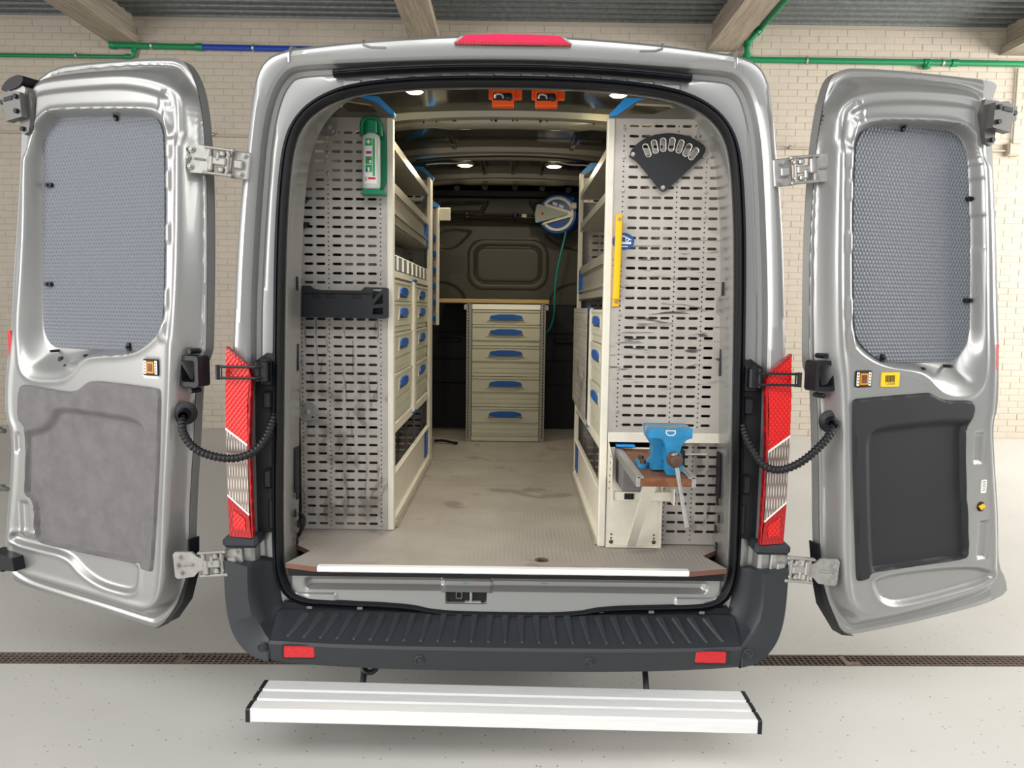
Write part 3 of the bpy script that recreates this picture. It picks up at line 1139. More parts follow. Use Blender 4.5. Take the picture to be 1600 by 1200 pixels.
# ------------------------------------------------------------------ hinges
def hinge(p0, p1, s):
    """p0 body side, p1 door side (front view x,z); pieces face the camera"""
    h = MB()
    d = Vector((p1[0] - p0[0], 0, p1[1] - p0[1]))
    L = d.length
    d.normalize()
    ang = math.atan2(d.z, d.x)
    rot = Matrix.Rotation(-ang, 3, 'Y')
    base = Vector((p0[0], -.012, p0[1]))

    def P(a, y, c):
        return base + rot @ Vector((a, y, c))

    def B(a, y, c, sx, sy, sz, bv=.004):
        h.box(P(a, y, c), (sx, sy, sz), bv, rot=rot)

    def bolt(a, y, c, r=.010):
        q = P(a, y, c)
        h.cyl(q, q + Vector((0, -.005, 0)), r, 14)
        h.cyl(q + Vector((0, -.005, 0)), q + Vector((0, -.013, 0)), r * .62, 6)
    B(0, 0, 0, .062, .010, .092)                       # body plate
    B(.004, -.01, 0, .03, .02, .03)
    for c, q in ((.030, .004), (-.004, -.012), (-.032, .012)):
        bolt(-q, -.005, c, .009)
    for c in (-.041, .041):                            # rails
        B(.068, -.022, c, .096, .022, .009, .003)
        B(.022, -.018, c, .012, .032, .012, .003)
    for c in (-.026, .026):
        B(.055, -.022, c, .018, .024, .018)
        B(.034, -.018, c, .012, .024, .014)
    h.cyl(P(.036, -.022, -.046), P(.036, -.022, .046), .0065, 10)
    h.cyl(P(.098, -.022, -.044), P(.098, -.022, .044), .0075, 10)
    B(.070, -.026, 0, .062, .018, .026)
    B(.088, -.028, .010, .016, .022, .05)
    B(.066, -.030, -.016, .012, .018, .030)
    a1 = L
    h.plate([(.098, -.018), (a1 - .058, -.026), (a1 - .040, -.044), (a1 + .018, -.048), (a1 + .026, -.040), (a1 + .026, .040), (a1 + .018, .048), (a1 - .040, .044), (a1 - .058, .026), (.098, .018)],
            [], lambda a, c, t: tuple(P(a, -.016 - t, c)), -.006, .005)
    B(a1 - .025, -.023, 0, .04, .010, .008)
    for a, c in ((.004, .028), (.014, .0), (.004, -.028)):
        bolt(a1 + a, -.021, c, .0105)
    o = h.build('hinge', 'steel', van, smooth=30)
    return o


hinge((-.905, 2.004), (-1.058, 2.022), -1)
hinge((-.957, .645), (-1.135, .632), -1)
hinge((.908, 2.004), (1.065, 2.020), 1)
hinge((.958, .650), (1.135, .637), 1)

# ------------------------------------------------------------------ rear doors (panel outlines measured in each door's own plane: u from hinge, v up)
DOORS = {}
DOORS['L'] = {
    'A': [(0.84,2.4),(0.507,2.392),(0.21,2.372),(0.169,2.361),(0.141,2.345),(0.102,2.285),(0.08,2.205),(0.069,2.091),(0.065,1.933),(0.069,1.719),(0.085,1.4),(0.09,1.376),(0.118,1.319),(0.135,1.262),(0.144,1.177),(0.159,1.014),(0.177,0.868),(0.188,0.72),(0.2,0.57),(0.235,0.475),(0.29,0.395),(0.344,0.345),(0.384,0.34),(0.615,0.36),(0.905,0.381),(1.121,0.398),(1.174,0.441),(1.174,0.542),(1.157,0.655),(1.121,0.825),(1.098,1.022),(1.134,1.074),(1.127,1.203),(1.099,1.332),(1.065,1.469),(1.046,1.631),(1.008,1.835),(0.964,2.132),(0.95,2.229)],
    'B': [(0.741,2.333),(0.38,2.32),(0.26,2.302),(0.167,2.275),(0.117,2.252),(0.092,2.222),(0.09,2.142),(0.097,1.972),(0.106,1.8),(0.118,1.625),(0.145,1.402),(0.149,1.432),(0.164,1.214),(0.174,1.121),(0.203,0.838),(0.215,0.693),(0.226,0.586),(0.242,0.506),(0.268,0.472),(0.307,0.451),(0.372,0.448),(0.57,0.466),(0.78,0.479),(0.986,0.491),(1.021,0.534),(1.028,0.587),(1.012,0.695),(0.978,0.857),(0.956,1.046),(0.99,1.095),(0.984,1.218),(0.957,1.341),(0.925,1.472),(0.906,1.627),(0.87,1.821),(0.829,2.106),(0.809,2.245),(0.798,2.308)],
    'Wo': [(0.661,2.213),(0.224,2.181),(0.177,2.165),(0.153,2.144),(0.14,2.109),(0.153,1.802),(0.17,1.536),(0.18,1.482),(0.202,1.444),(0.258,1.4),(0.334,1.367),(0.527,1.354),(0.581,1.333),(0.639,1.279),(0.695,1.257),(0.807,1.252),(0.864,1.259),(0.899,1.288),(0.904,1.353),(0.903,1.429),(0.87,1.627),(0.839,1.821),(0.814,2.059),(0.797,2.123),(0.759,2.172),(0.716,2.201)],
    'Wi': [(0.7,2.208),(0.278,2.175),(0.236,2.163),(0.217,2.129),(0.212,2.076),(0.219,1.809),(0.239,1.48),(0.257,1.443),(0.293,1.405),(0.332,1.38),(0.377,1.371),(0.753,1.37),(0.802,1.38),(0.832,1.419),(0.839,1.469),(0.815,1.826),(0.791,2.114),(0.771,2.165),(0.742,2.196)],
    'T': [(0.918,1.222),(0.888,1.238),(0.691,1.221),(0.643,1.22),(0.608,1.226),(0.566,1.254),(0.533,1.265),(0.46,1.266),(0.216,1.255),(0.201,1.247),(0.209,1.119),(0.224,0.93),(0.265,0.6),(0.276,0.59),(0.327,0.591),(0.333,0.614),(0.364,0.61),(0.8,0.619),(0.858,0.625),(0.877,0.659),(0.87,0.759),(0.883,0.789),(0.912,0.796),(0.921,0.821),(0.893,1.06),(0.907,1.075),(0.935,1.098)],
    'Rc': [(0.898,1.055),(0.813,1.066),(0.762,1.095),(0.731,1.137),(0.702,1.156),(0.599,1.155),(0.364,1.144),(0.314,1.135),(0.284,1.112),(0.282,1.067),(0.303,0.827),(0.336,0.531),(0.991,0.431),(0.952,0.963)],
    'low': [(1.016,0.604),(0.831,0.594),(0.751,0.592),(0.688,0.58),(0.635,0.536),(0.541,0.499),(0.409,0.49),(0.363,0.502),(0.342,0.53),(0.332,0.649),(0.915,0.654),(1.005,0.654)],
}
DOORS['R'] = {
    'A': [(0.851,2.385),(0.74,2.385),(0.373,2.375),(0.179,2.361),(0.141,2.351),(0.109,2.331),(0.089,2.301),(0.067,2.212),(0.053,2.098),(0.047,1.922),(0.048,1.745),(0.064,1.428),(0.069,1.361),(0.086,1.322),(0.106,1.293),(0.136,0.967),(0.15,0.745),(0.176,0.569),(0.206,0.493),(0.262,0.392),(0.289,0.368),(0.315,0.358),(0.699,0.375),(1.101,0.413),(1.08,0.495),(1.034,0.551),(1.013,0.76),(0.982,0.917),(0.947,1.126),(0.971,1.179),(0.951,1.415),(0.947,1.435),(0.889,1.873),(0.84,2.161),(0.825,2.255),(0.83,2.335)],
    'B': [(0.696,2.309),(0.402,2.301),(0.2,2.276),(0.126,2.252),(0.082,2.222),(0.067,2.192),(0.066,2.15),(0.079,1.913),(0.094,1.653),(0.115,1.432),(0.139,1.329),(0.167,1.043),(0.194,0.649),(0.213,0.546),(0.235,0.504),(0.273,0.477),(0.361,0.466),(0.592,0.48),(0.904,0.523),(0.908,0.598),(0.884,0.794),(0.855,0.944),(0.821,1.139),(0.837,1.19),(0.825,1.42),(0.815,1.44),(0.763,1.859),(0.718,2.134),(0.699,2.223)],
    'Wo': [(0.121,2.002),(0.118,2.087),(0.128,2.135),(0.153,2.16),(0.213,2.174),(0.523,2.195),(0.603,2.187),(0.655,2.157),(0.686,2.096),(0.709,1.95),(0.731,1.764),(0.763,1.478),(0.766,1.46),(0.778,1.339),(0.765,1.283),(0.728,1.253),(0.662,1.245),(0.595,1.257),(0.547,1.288),(0.513,1.318),(0.46,1.341),(0.323,1.357),(0.261,1.375),(0.205,1.404),(0.174,1.432),(0.157,1.495),(0.138,1.742)],
    'Wi': [(0.183,2.084),(0.191,2.124),(0.212,2.152),(0.262,2.17),(0.568,2.19),(0.63,2.183),(0.677,2.15),(0.699,2.096),(0.723,1.862),(0.748,1.496),(0.747,1.469),(0.733,1.418),(0.687,1.374),(0.628,1.367),(0.371,1.367),(0.327,1.38),(0.27,1.415),(0.231,1.453),(0.216,1.512),(0.19,1.837)],
    'T': [(0.177,1.234),(0.182,1.248),(0.199,1.253),(0.512,1.266),(0.531,1.262),(0.592,1.234),(0.721,1.232),(0.738,1.223),(0.743,1.172),(0.713,1.132),(0.71,1.097),(0.723,0.962),(0.77,0.676),(0.764,0.639),(0.74,0.628),(0.324,0.623),(0.305,0.619),(0.299,0.6),(0.252,0.597),(0.239,0.606),(0.224,0.745),(0.191,1.041)],
    'Rc': [(0.252,1.067),(0.254,1.111),(0.268,1.135),(0.303,1.145),(0.534,1.159),(0.638,1.16),(0.759,1.151),(0.803,1.113),(0.853,0.604),(0.82,0.521),(0.322,0.575),(0.297,0.658),(0.274,0.84)],
    'low': [(0.306,0.617),(0.33,0.543),(0.371,0.503),(0.436,0.485),(0.591,0.493),(0.91,0.527),(0.913,0.576),(0.755,0.613)],
}
DOORS['L']['warp'] = ((.277, -.0875), (1.085, -.125))
DOORS['R']['warp'] = ((.246, -.0840), (.965, -.115))
PADS_L = [(0.159,2.207),(0.14,2.146),(0.136,2.052),(0.146,1.949),(0.153,1.775),(0.171,1.558),(0.19,1.446)]
PADS_R = [(0.149,2.199),(0.123,2.138),(0.121,2.044),(0.126,1.941),(0.133,1.773),(0.15,1.557),(0.162,1.45)]


def make_door(s, ang, P, pads, sinks, clips, trim_mat):
    rz = (math.pi - ang) if s < 0 else ang
    # local x = -s*u ... door frame: x along the panel, y = away from camera, z up
    door = empty('rear_door', (s * 1.0, -.10, 0), 0, van)
    ca, sa = math.cos(ang), math.sin(ang)

    def fn(u, v, h):
        # world offset from the door origin
        return np.stack([s * ca * u + s * sa * h, sa * u - ca * h, v], 1)

    def f1(u, v, h):
        return (s * ca * u + s * sa * h, sa * u - ca * h, v)
    flip = s < 0
    A, B, Wo, Wi, T, Rc, low = (chaikin(P[k], 2) for k in ('A', 'B', 'Wo', 'Wi', 'T', 'Rc', 'low'))

    def hf(Q):
        a, b_, wo, wi, lw = sd_poly(Q, A), sd_poly(Q, B), sd_poly(Q, Wo), sd_poly(Q, Wi), sd_poly(Q, low)
        t = np.clip(b_, 0, None) / np.maximum(np.clip(b_, 0, None) + np.clip(-a, 0, None), 1e-5)
        h = -.088 * sst(t / .72)
        h += .009 * np.exp(-((t - .84) / .09) ** 2) * (b_ > 0) + .006 * np.exp(-((t - .55) / .07) ** 2) * (b_ > 0)
        h += .004 * np.exp(-((b_ + .008) / .012) ** 2)
        # top ledges
        top = sst((Q[:, 1] - 2.05) / .06)
        h -= .012 * (sst((.055 + b_) / .014) + .8 * sst((.012 + b_) / .012)) * top * (1 - sst(t / .6))
        q = np.clip(-wo, 0, None) / np.maximum(np.clip(-wo, 0, None) + np.clip(wi, 0, None), 1e-5)
        h -= .056 * sst(q) * (wo < 0)
        h += .006 * np.exp(-((wo - .006) / .010) ** 2)
        h -= .016 * sst(-lw / .022)
        h += .004 * np.exp(-((lw - .004) / .008) ** 2)
        tt = sd_poly(Q, T)
        h -= .034 * sst((-tt - .010) / .012)
        for (u, v) in pads:
            d = np.maximum(np.abs(Q[:, 0] - u) / .012, np.abs(Q[:, 1] - v) / .026)
            h += .005 * sst((1.5 - d) / .6)
        for (u, v, w, hh, dep) in sinks:
            d = np.maximum(np.abs(Q[:, 0] - u) - w / 2, np.abs(Q[:, 1] - v) - hh / 2)
            h -= dep * sst(-d / .010)
        return h
    m_ = field(A, .0042, hf, fn, warp=P['warp'], blur=4)
    shell = m_.build('door_inner_panel', 'paint', door, smooth=40, flip=flip)
    b = MB()
    b.plate(A, [], f1, -.125, -.090)
    b.build('door_outer_skin', 'paint', door, flip=flip)
    b = MB()
    b.plate(Wi, [], f1, -.062, -.050)
    cv = b.build('window_cover', 'cover', door, flip=flip)
    # dark shadow gasket round the cover
    # trim panel
    def ht(Q):
        t, r_ = sd_poly(Q, T), sd_poly(Q, Rc)
        h = -.004 + .014 * sst(-t / .010)
        h -= .024 * sst(-r_ / .035 + .25) * sst((-t - .004) / .016)
        return h
    m_ = field(T, .0045, ht, fn, warp=P['warp'])
    m_.build('trim_panel', trim_mat, door, smooth=40, flip=flip)
    for (u, v, dv) in clips:
        c = MB()
        q = f1(u, v, -.046)
        if dv:
            c.plate(rrect(u, v, .014, .032, .006), [], f1, -.05, -.040)
        else:
            c.plate(rrect(u, v, .034, .016, .006), [], f1, -.05, -.038)
        c.cyl(q, f1(u, v, -.032), .005, 8)
        c.build('cover_clip', 'black', door, flip=flip)
    return door, f1, flip


ld, lf1, lfl = make_door(-1, R(22), DOORS['L'], PADS_L,
                         [(.94, 1.006, .028, .08, .008), (.925, .71, .05, .14, .012), (.245, 1.322, .075, .065, .004)],
                         [(.422, 2.185, 1), (.765, 1.967, 0), (.79, 1.607, 0), (.40, 1.385, 1)], 'trim_grey')
rd, rf1, rfl = make_door(1, R(19), DOORS['R'], PADS_R,
                         [(.782, 1.052, .055, .12, .010), (.835, .70, .055, .15, .012), (.222, 1.316, .075, .065, .004)],
                         [(.375, 2.176, 1), (.700, 1.952, 0), (.722, 1.590, 0), (.345, 1.382, 1)], 'trim_black')
ld['label'] = 'left rear door, inner side lit pale, with a scuffed grey lower panel'
rd['label'] = 'right rear door, inner side, with a black lower panel and yellow barcode sticker'


def door_bits(door, f1, fl, s, amber, holes, latch, grom, refl):
    u, v = amber
    b = MB()
    b.plate(rrect(u, v, .066, .056, .004), [], f1, -.004, .003, 0)
    b.plate(rrect(u, v, .032, .040, .003), [], f1, .003, .0055, 1)
    b.plate(rrect(u, v, .022, .028, .002), [], f1, .0055, .0065, 2)
    for k in (-1, 1):
        b.plate(rrect(u + k * .025, v, .011, .046, .002), [], f1, .003, .004, 3)
        for j in range(4):
            b.plate(rrect(u + k * .025, v + .015 - j * .010, .005, .004, .001), [], f1, .004, .0044, 0)
    b.build('amber_marker', ['ink', 'amber', 'wood_bench', 'white'], door, flip=fl)
    for (u, v, r_) in holes:
        b = MB()
        b.plate(circ(u, v, r_, 14), [], f1, -.060, -.0385 if r_ > .01 else -.02)
        if r_ > .01:
            b.plate(circ(u, v, r_ * .6, 12), [], f1, -.0385, -.034)
        b.build('drain_plug', 'black', door, flip=fl)
    # latch pocket on the hinge side
    u, v = latch
    b = MB()
    b.plate(rrect(u, v, .085, .105, .012), [rrect(u + .002, v, .058, .074, .008)], f1, -.085, -.030)
    b.plate(rrect(u, v, .07, .09, .008), [], f1, -.09, -.078)
    for k in (-1, 1):
        b.plate(circ(u, v + k * .068, .009, 10), [], f1, -.08, -.035)
    b.build('check_pocket', 'black', door, flip=fl)
    b = MB()
    u, v, h_, w = refl
    b.plate(rrect(u, v, w, .095, .003), [], f1, -.02, .003 + h_)
    b.build('edge_reflector', 'reflector', door, flip=fl)


door_bits(ld, lf1, lfl, -1, (.248, 1.322), [(.739, 1.327, .014), (.765, 1.36, .005), (.696, 1.309, .005), (.594, 1.349, .005)], (.112, 1.312), None, (.952, 1.385, .0, .018))
door_bits(rd, rf1, rfl, 1, (.223, 1.316), [(.529, 1.318, .014), (.515, 1.345, .005), (.555, 1.305, .005), (.64, 1.352, .006)], (.092, 1.325), None, (.826, 1.385, .0, .018))

# barcode sticker on the right door
b = MB()
su, sv = .339, 1.312
b.plate(rrect(su, sv, .078, .050, .004), [], rf1, -.002, .0035, 0)
x = su - .024
for wdt in (2, 1, 1, 3, 1, 1, 2, 4, 1, 2, 1, 3, 2):
    w = wdt * .0011
    b.plate([(x, sv - .008), (x + w, sv - .008), (x + w, sv + .015), (x, sv + .015)], [], rf1, .0035, .0039, 1)
    x += w + .0013
tv, tf = text_geo('C32658', .0125)
b.add([rf1(su + p[0], sv - .014 + p[1], .0039) for p in tv], tf, 1)
b.build('barcode_sticker', ['sticker_yellow', 'ink'], rd, smooth=0)
b = MB()
b.plate(rrect(.813, .905, .026, .05, .004), [], rf1, -.004, .002, 0)
for j in range(5):
    b.plate(rrect(.813, .923 - j * .008, .016 - .003 * (j % 2), .0025, .001), [], rf1, .002, .0024, 1)
b.build('info_label', ['white', 'trim_grey'], rd)
b = MB()
b.plate(circ(.806, .829, .019, 16), [], rf1, -.004, .0015, 0)
q0 = rf1(.800, .824, .002)
q1 = rf1(.812, .836, .012)
b.cyl(q0, q1, .010, 10, r2=.008, mi=1)
b.build('release_knob', ['ink', 'yellow'], rd)

# top latches on the free edges
def latch(door, f1, fl, u, v, dark):
    b = MB()
    sgn = 1
    b.plate([(u - .005, v - .085), (u + .02, v - .095), (u + .035, v - .085), (u + .045, v + .06), (u - .02, v + .06), (u - .03, v + .01)], [], f1, -.01, .006)
    b.plate([(u - .01, v - .04), (u + .075, v - .05), (u + .085, v + .03), (u + .055, v + .055), (u - .005, v + .045)], [], f1, .004, .034)
    b.plate([(u + .06, v - .01), (u + .115, v - .004), (u + .115, v + .046), (u + .06, v + .042)], [], f1, .008, .020)
    b.build('top_latch', 'darksteel' if dark else 'steel', door, flip=fl)
    for (a, c, h_) in ((.01, .03, .034), (.01, -.02, .034), (.02, -.075, .006), (.098, .02, .02)):
        b = MB()
        b.cyl(f1(u + a, v + c, h_), f1(u + a, v + c, h_ + .010), .0085, 10)
        b.build('latch_bolt', 'black', door)
    b = MB()
    b.plate([(u + .03, v + .022), (u + .075, v + .018), (u + .075, v + .032), (u + .035, v + .036)], [], f1, .034, .037)
    b.build('latch_slot', 'black', door, flip=fl)


latch(ld, lf1, lfl, .795, 2.235, True)
latch(rd, rf1, rfl, .700, 2.225, True)
b = MB()
b.plate(chaikin([(.80, 2.345), (.86, 2.335), (.90, 2.305), (.885, 2.29), (.80, 2.30), (.775, 2.33)], 2), [], lf1, -.05, .025)
b.build('rubber_corner', 'rubber', ld, flip=lfl)
b = MB()
b.plate(chaikin([(.775, 2.31), (.87, 2.30), (.88, 2.27), (.79, 2.262)], 2), [], lf1, -.03, .018)
b.build('foil_pad', 'steel', ld, flip=lfl)
# lower lock on the left door and lower corner mouldings
b = MB()
b.plate([(.94, .565), (1.06, .58), (1.08, .55), (1.06, .505), (.93, .515)], [], lf1, -.01, .045)
b.plate([(1.03, .525), (1.13, .53), (1.12, .495), (1.02, .495)], [], lf1, .0, .03)
b.build('lower_lock_cover', 'black', ld, flip=lfl)
for s, door, f1, fl, Apts in ((-1, ld, lf1, lfl, [(.188, .70), (.196, .57), (.231, .475), (.286, .395), (.344, .343), (.362, .338), (.29, .375), (.222, .46), (.186, .57), (.181, .70)]),
                              (1, rd, rf1, rfl, [(.150, .72), (.176, .569), (.206, .493), (.262, .392), (.289, .368), (.33, .355), (.27, .368), (.19, .48), (.166, .569), (.143, .72)])):
    b = MB()
    b.plate(Apts, [], f1, -.130, -.082)
    b.build('corner_moulding', 'black', door, flip=fl)
for v_ in (.87, 1.10):
    b = MB()
    q = lf1(1.04, v_ - .06, -.02)
    b.cyl(q, lf1(1.10, v_ - .06, -.03), .010, 8)
    b.box(lf1(1.085, v_ - .06, -.03), (.02, .02, .026), .004)
    b.build('edge_pin', 'darksteel', ld)

# ================================================================== inside the load space
ZF = 0.64
# bulkhead
b = MB()
wr = rrect(-.03, 1.862, .482, .262, .07, 6)
wr2 = rrect(-.03, 1.862, .60, .375, .12, 6)
tz1 = [(-.52, 2.30), (-.19, 2.315), (-.23, 2.235), (-.56, 2.225)]
tz2 = [(.135, 2.315), (.50, 2.30), (.54, 2.225), (.185, 2.235)]
arc1 = chaikin([(-.56, 1.96), (-.42, 1.97), (-.33, 2.06), (-.28, 2.12), (-.56, 2.12)], 2)
arc2 = chaikin([(.56, 1.96), (.42, 1.97), (.27, 2.04), (.22, 2.12), (.56, 2.12)], 2)
arc3 = chaikin([(-.60, 1.74), (-.46, 1.73), (-.36, 1.66), (-.33, 1.56), (-.60, 1.50)], 2)
arc4 = chaikin([(.60, 1.74), (.40, 1.73), (.30, 1.66), (.27, 1.56), (.60, 1.50)], 2)


def hb(Q):
    h = np.zeros(len(Q))
    d = sd_poly(Q, wr)
    h -= .016 * np.exp(-(d / .010) ** 2)
    h -= .006 * sst(-d / .02)
    d = sd_poly(Q, wr2)
    h += .010 * sst(-d / .012)
    for t in (tz1, tz2):
        d = sd_poly(Q, t)
        h -= .014 * np.exp(-(d / .010) ** 2)
    for t in (arc1, arc2):
        d = sd_poly(Q, t)
        h -= .012 * sst(-d / .015)
    for t in (arc3, arc4):
        d = sd_poly(Q, t)
        h -= .014 * sst(-d / .012)
    z_ = Q[:, 1]
    h += .045 * sst((z_ - 2.185) / .012) * sst((2.36 - z_) / .02)       # upper cross member
    h -= .02 * np.exp(-((z_ - 2.165) / .012) ** 2)
    h -= .010 * np.exp(-((z_ - 2.22) / .006) ** 2)
    return h


m_ = field([(-.84, .62), (.84, .62), (.84, 2.40), (-.84, 2.40)], .0085, hb, lambda a, c, h: np.stack([a, 3.13 - h, c], 1))
blk = m_.build('bulkhead', 'bulkhead', van, smooth=40)
for x, z in ((-.33, 2.21), (.02, 2.21)):
    c = MB()
    c.box((x, 3.06, z), (.035, .05, .05), .006)
    c.cyl((x, 3.035, z + .012), (x, 3.02, z + .012), .012, 10)
    c.build('cable_clip', 'black', blk)
c = MB()
c.box((.085, 3.06, z), (.04, .02, .035), .004)
c.build('paper_tag', 'profile', blk)
c = MB()
c.tube(chaikin3([(-.50, 3.05, 2.22), (-.33, 3.035, 2.205), (-.1, 3.03, 2.20), (.09, 3.035, 2.195), (.22, 3.03, 2.17)], 2), .006, 6)
c.build('cable', 'rubber', blk)
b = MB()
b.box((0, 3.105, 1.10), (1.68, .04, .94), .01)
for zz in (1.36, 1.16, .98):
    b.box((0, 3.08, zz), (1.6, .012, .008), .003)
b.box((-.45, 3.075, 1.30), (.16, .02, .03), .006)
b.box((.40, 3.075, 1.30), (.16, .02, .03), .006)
b.build('bulkhead_lower_dark_area', 'bulkhead_low', van)  # near-black slab with ribs, darker than the grey bulkhead above it

# roof bows
def zroof(x):
    return 2.437 - .035 * (abs(x) / .62) ** 2.4


def bow(yc, w, drop, n=33, half=.66):
    b = MB()
    L = []
    for x in np.linspace(-half, half, n):
        zr = zroof(x)
        bump_ = .012 * (1 - math.cos(min(1, max(0, (abs(x) - .30) / .08)) * math.pi)) / 2
        L.append([(x, yc + w * .9, zr + .02), (x, yc + w * .5, zr - drop * .75 + bump_), (x, yc + w * .3, zr - drop + bump_), (x, yc, zr - drop + bump_), (x, yc - w * .12, zr - drop + .008 + bump_), (x, yc - w * .2, zr - drop * .35), (x, yc - w * .6, zr - drop * .28), (x, yc - w * .75, zr + .02)])
    b.loft(L, closed=False)
    return b


bows = []
for yc, w, dr in ((1.10, .12, .046), (1.90, .12, .042), (2.74, .10, .050)):
    o = bow(yc, w, dr).build('roof_bow', 'bow', van, smooth=40, flip=True)
    bows.append(o)
    if yc < 1.5:
        for x in (-.42, -.36, -.28, -.27, -.1, -.08, .0, .02, .13, .16, .38, .5):
            c = MB()
            c.cyl((x, yc - .014, zroof(x) - dr + .028), (x, yc - .03, zroof(x) - dr + .028), .004 if x not in (-.08, .13) else .007, 8)
            c.build('bolt_hole', 'rubber', o)
for x in (-.38, -.19, .015, .20, .38):
    c = MB()
    c.cyl((x, 2.72, zroof(x) - .075), (x, 2.70, zroof(x) - .075), .020, 14)
    c.cyl((x, 2.70, zroof(x) - .075), (x, 2.69, zroof(x) - .075), .009, 10)
    c.build('bulkhead_bolt', 'black', van)
# cable along the second bow
c = MB()
c.tube(chaikin3([(-.55, 1.83, 2.37), (-.40, 1.82, 2.385), (-.24, 1.82, 2.392), (-.05, 1.815, 2.398), (.12, 1.815, 2.396), (.30, 1.82, 2.39), (.52, 1.84, 2.365)], 2), .005, 6)
c.build('roof_cable', 'rubber', van)
# thin stiffening pressings in the roof skin
for x, y0_, y1_ in ((-.19, 2.15, 2.65), (.0, 2.15, 2.65), (.19, 2.15, 2.65), (-.33, 1.3, 1.8), (.33, 1.3, 1.8), (0, .35, .95)):
    c = MB()
    c.box((x, (y0_ + y1_) / 2, zroof(x) + .004), (.03, y1_ - y0_, .012), .004)
    c.build('roof_stiffener', 'paint_roof', van)


def ceiling_lamp(x, y, z, r, power):
    root = empty('load_space_lamp', (x, y, z), 0, van)
    c = MB()
    c.lathe((0, 0, 0), (0, 0, -1), [(-.01, r * .9), (0, r * 1.25), (.010, r * 1.2), (.014, r)], 20)
    c.build('bezel', 'bow', root)
    c = MB()
    c.lathe((0, 0, 0), (0, 0, -1), [(.012, r), (.018, r * .75), (.020, 0)], 20)
    c.build('lens', 'led', root)
    d = bpy.data.lights.new('lamp_glow', 'AREA')
    d.shape = 'DISK'
    d.size = r * 2
    d.energy = power
    d.color = (1, .90, .66)
    o = bpy.data.objects.new('lamp_glow', d)
    C.objects.link(o)
    o.parent = root
    o.location = (0, 0, -.03)


ceiling_lamp(-.286, 2.06, 2.400, .045, 5)
ceiling_lamp(.246, 2.06, 2.400, .045, 5)
ceiling_lamp(-.395, .55, 2.415, .035, 8)
ceiling_lamp(.425, .55, 2.412, .035, 8)
# wiring loom stubs by the lamps
for s in (-1, 1):
    c = MB()
    c.tube(chaikin3([(s * .27, 1.99, 2.40), (s * .33, 1.93, 2.375), (s * .42, 1.90, 2.37), (s * .50, 1.90, 2.36)], 2), .004, 6)
    c.build('lamp_wire', 'profile', van)

# load floor in three sheets
sheets = [[(-.655, -.055), (.635, -.055), (.775, -.018), (.725, .12), (.86, .26), (.86, 1.206), (-.86, 1.206), (-.86, .26), (-.725, .12), (-.775, -.018)],
          [(-.86, 1.209), (.86, 1.209), (.86, 1.836), (-.86, 1.836)], [(-.86, 1.839), (.86, 1.839), (.86, 3.1), (-.86, 3.1)]]
lfl_ = empty('load_floor', (0, 0, 0), 0, van)
hole = circ(.126, .048, .017, 20)
for k, sh in enumerate(sheets):
    b = MB()
    b.plate(sh, [hole] if k == 0 else [], lambda a, c, h: (a, c, h), ZF - .018, ZF, 0)
    me_ = b.build('floor_sheet', ['loadfloor', 'ply'], lfl_, smooth=0)
    for p in me_.data.polygons:
        if abs(p.normal.z) < .5:
            p.material_index = 1
b = MB()
b.lathe((.126, .048, ZF), (0, 0, 1), [(-.018, .0165), (-.002, .0165), (.002, .020), (.002, .024), (-.001, .026)], 24)
b.build('floor_ring', 'rust', lfl_)
b = MB()
b.lathe((.126, .048, ZF - .017), (0, 0, 1), [(0, 0), (0, .017)], 20)
b.build('hole_bottom', 'rubber', lfl_)
b = MB()
b.box((-.01, -.056, ZF - .008), (1.29, .010, .017), .003)
b.box((-.01, -.046, ZF + .0015), (1.29, .026, .004), .0015)
b.build('edge_strip', 'alu', lfl_)
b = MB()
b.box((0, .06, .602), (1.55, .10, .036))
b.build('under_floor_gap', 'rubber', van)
for x in (-.60, -.36, -.13, .10, .36, .56):
    c = MB()
    c.box((x, -.002, .612), (.05, .02, .014), .003)
    c.build('floor_spacer', 'conduit', van)

# sill panel below the floor
poly = [tuple(p) for p in off(S_, -.002) if p[1] < .60] 
poly.sort(key=lambda p: math.atan2(p[1] - 1.4, p[0]))
left = [p for p in poly]
outl = [(-.786, .597)] + sorted([p for p in left], key=lambda p: math.atan2(p[1] - 1.4, p[0])) + [(.786, .597)]


def hsill(Q):
    x, z_ = np.abs(Q[:, 0]), Q[:, 1]
    zs = np.array([.45, .50, .532, .540, .562, .570, .588, .597])
    ys = np.array([.030, .022, .018, -.008, -.008, .012, .018, -.01])
    h = np.interp(z_, zs, ys)
    # ends fade out
    e = sst((.73 - x) / .03)
    h = h * e + .016 * (1 - e) * sst((.785 - x) / .02)
    # raised pad at the latch
    pad = sst((.095 - np.abs(Q[:, 0] + .14)) / .012)
    h = np.where((z_ < .575) & (z_ > .525), h + pad * .008, h)
    inn = sst((.072 - np.abs(Q[:, 0] + .142)) / .006) * sst((.022 - np.abs(z_ - .507)) / .006)
    h -= .05 * inn
    # corner pads
    cp = sst((x - .60) / .015) * sst((.520 - z_) / .008)
    h += .008 * cp
    return h


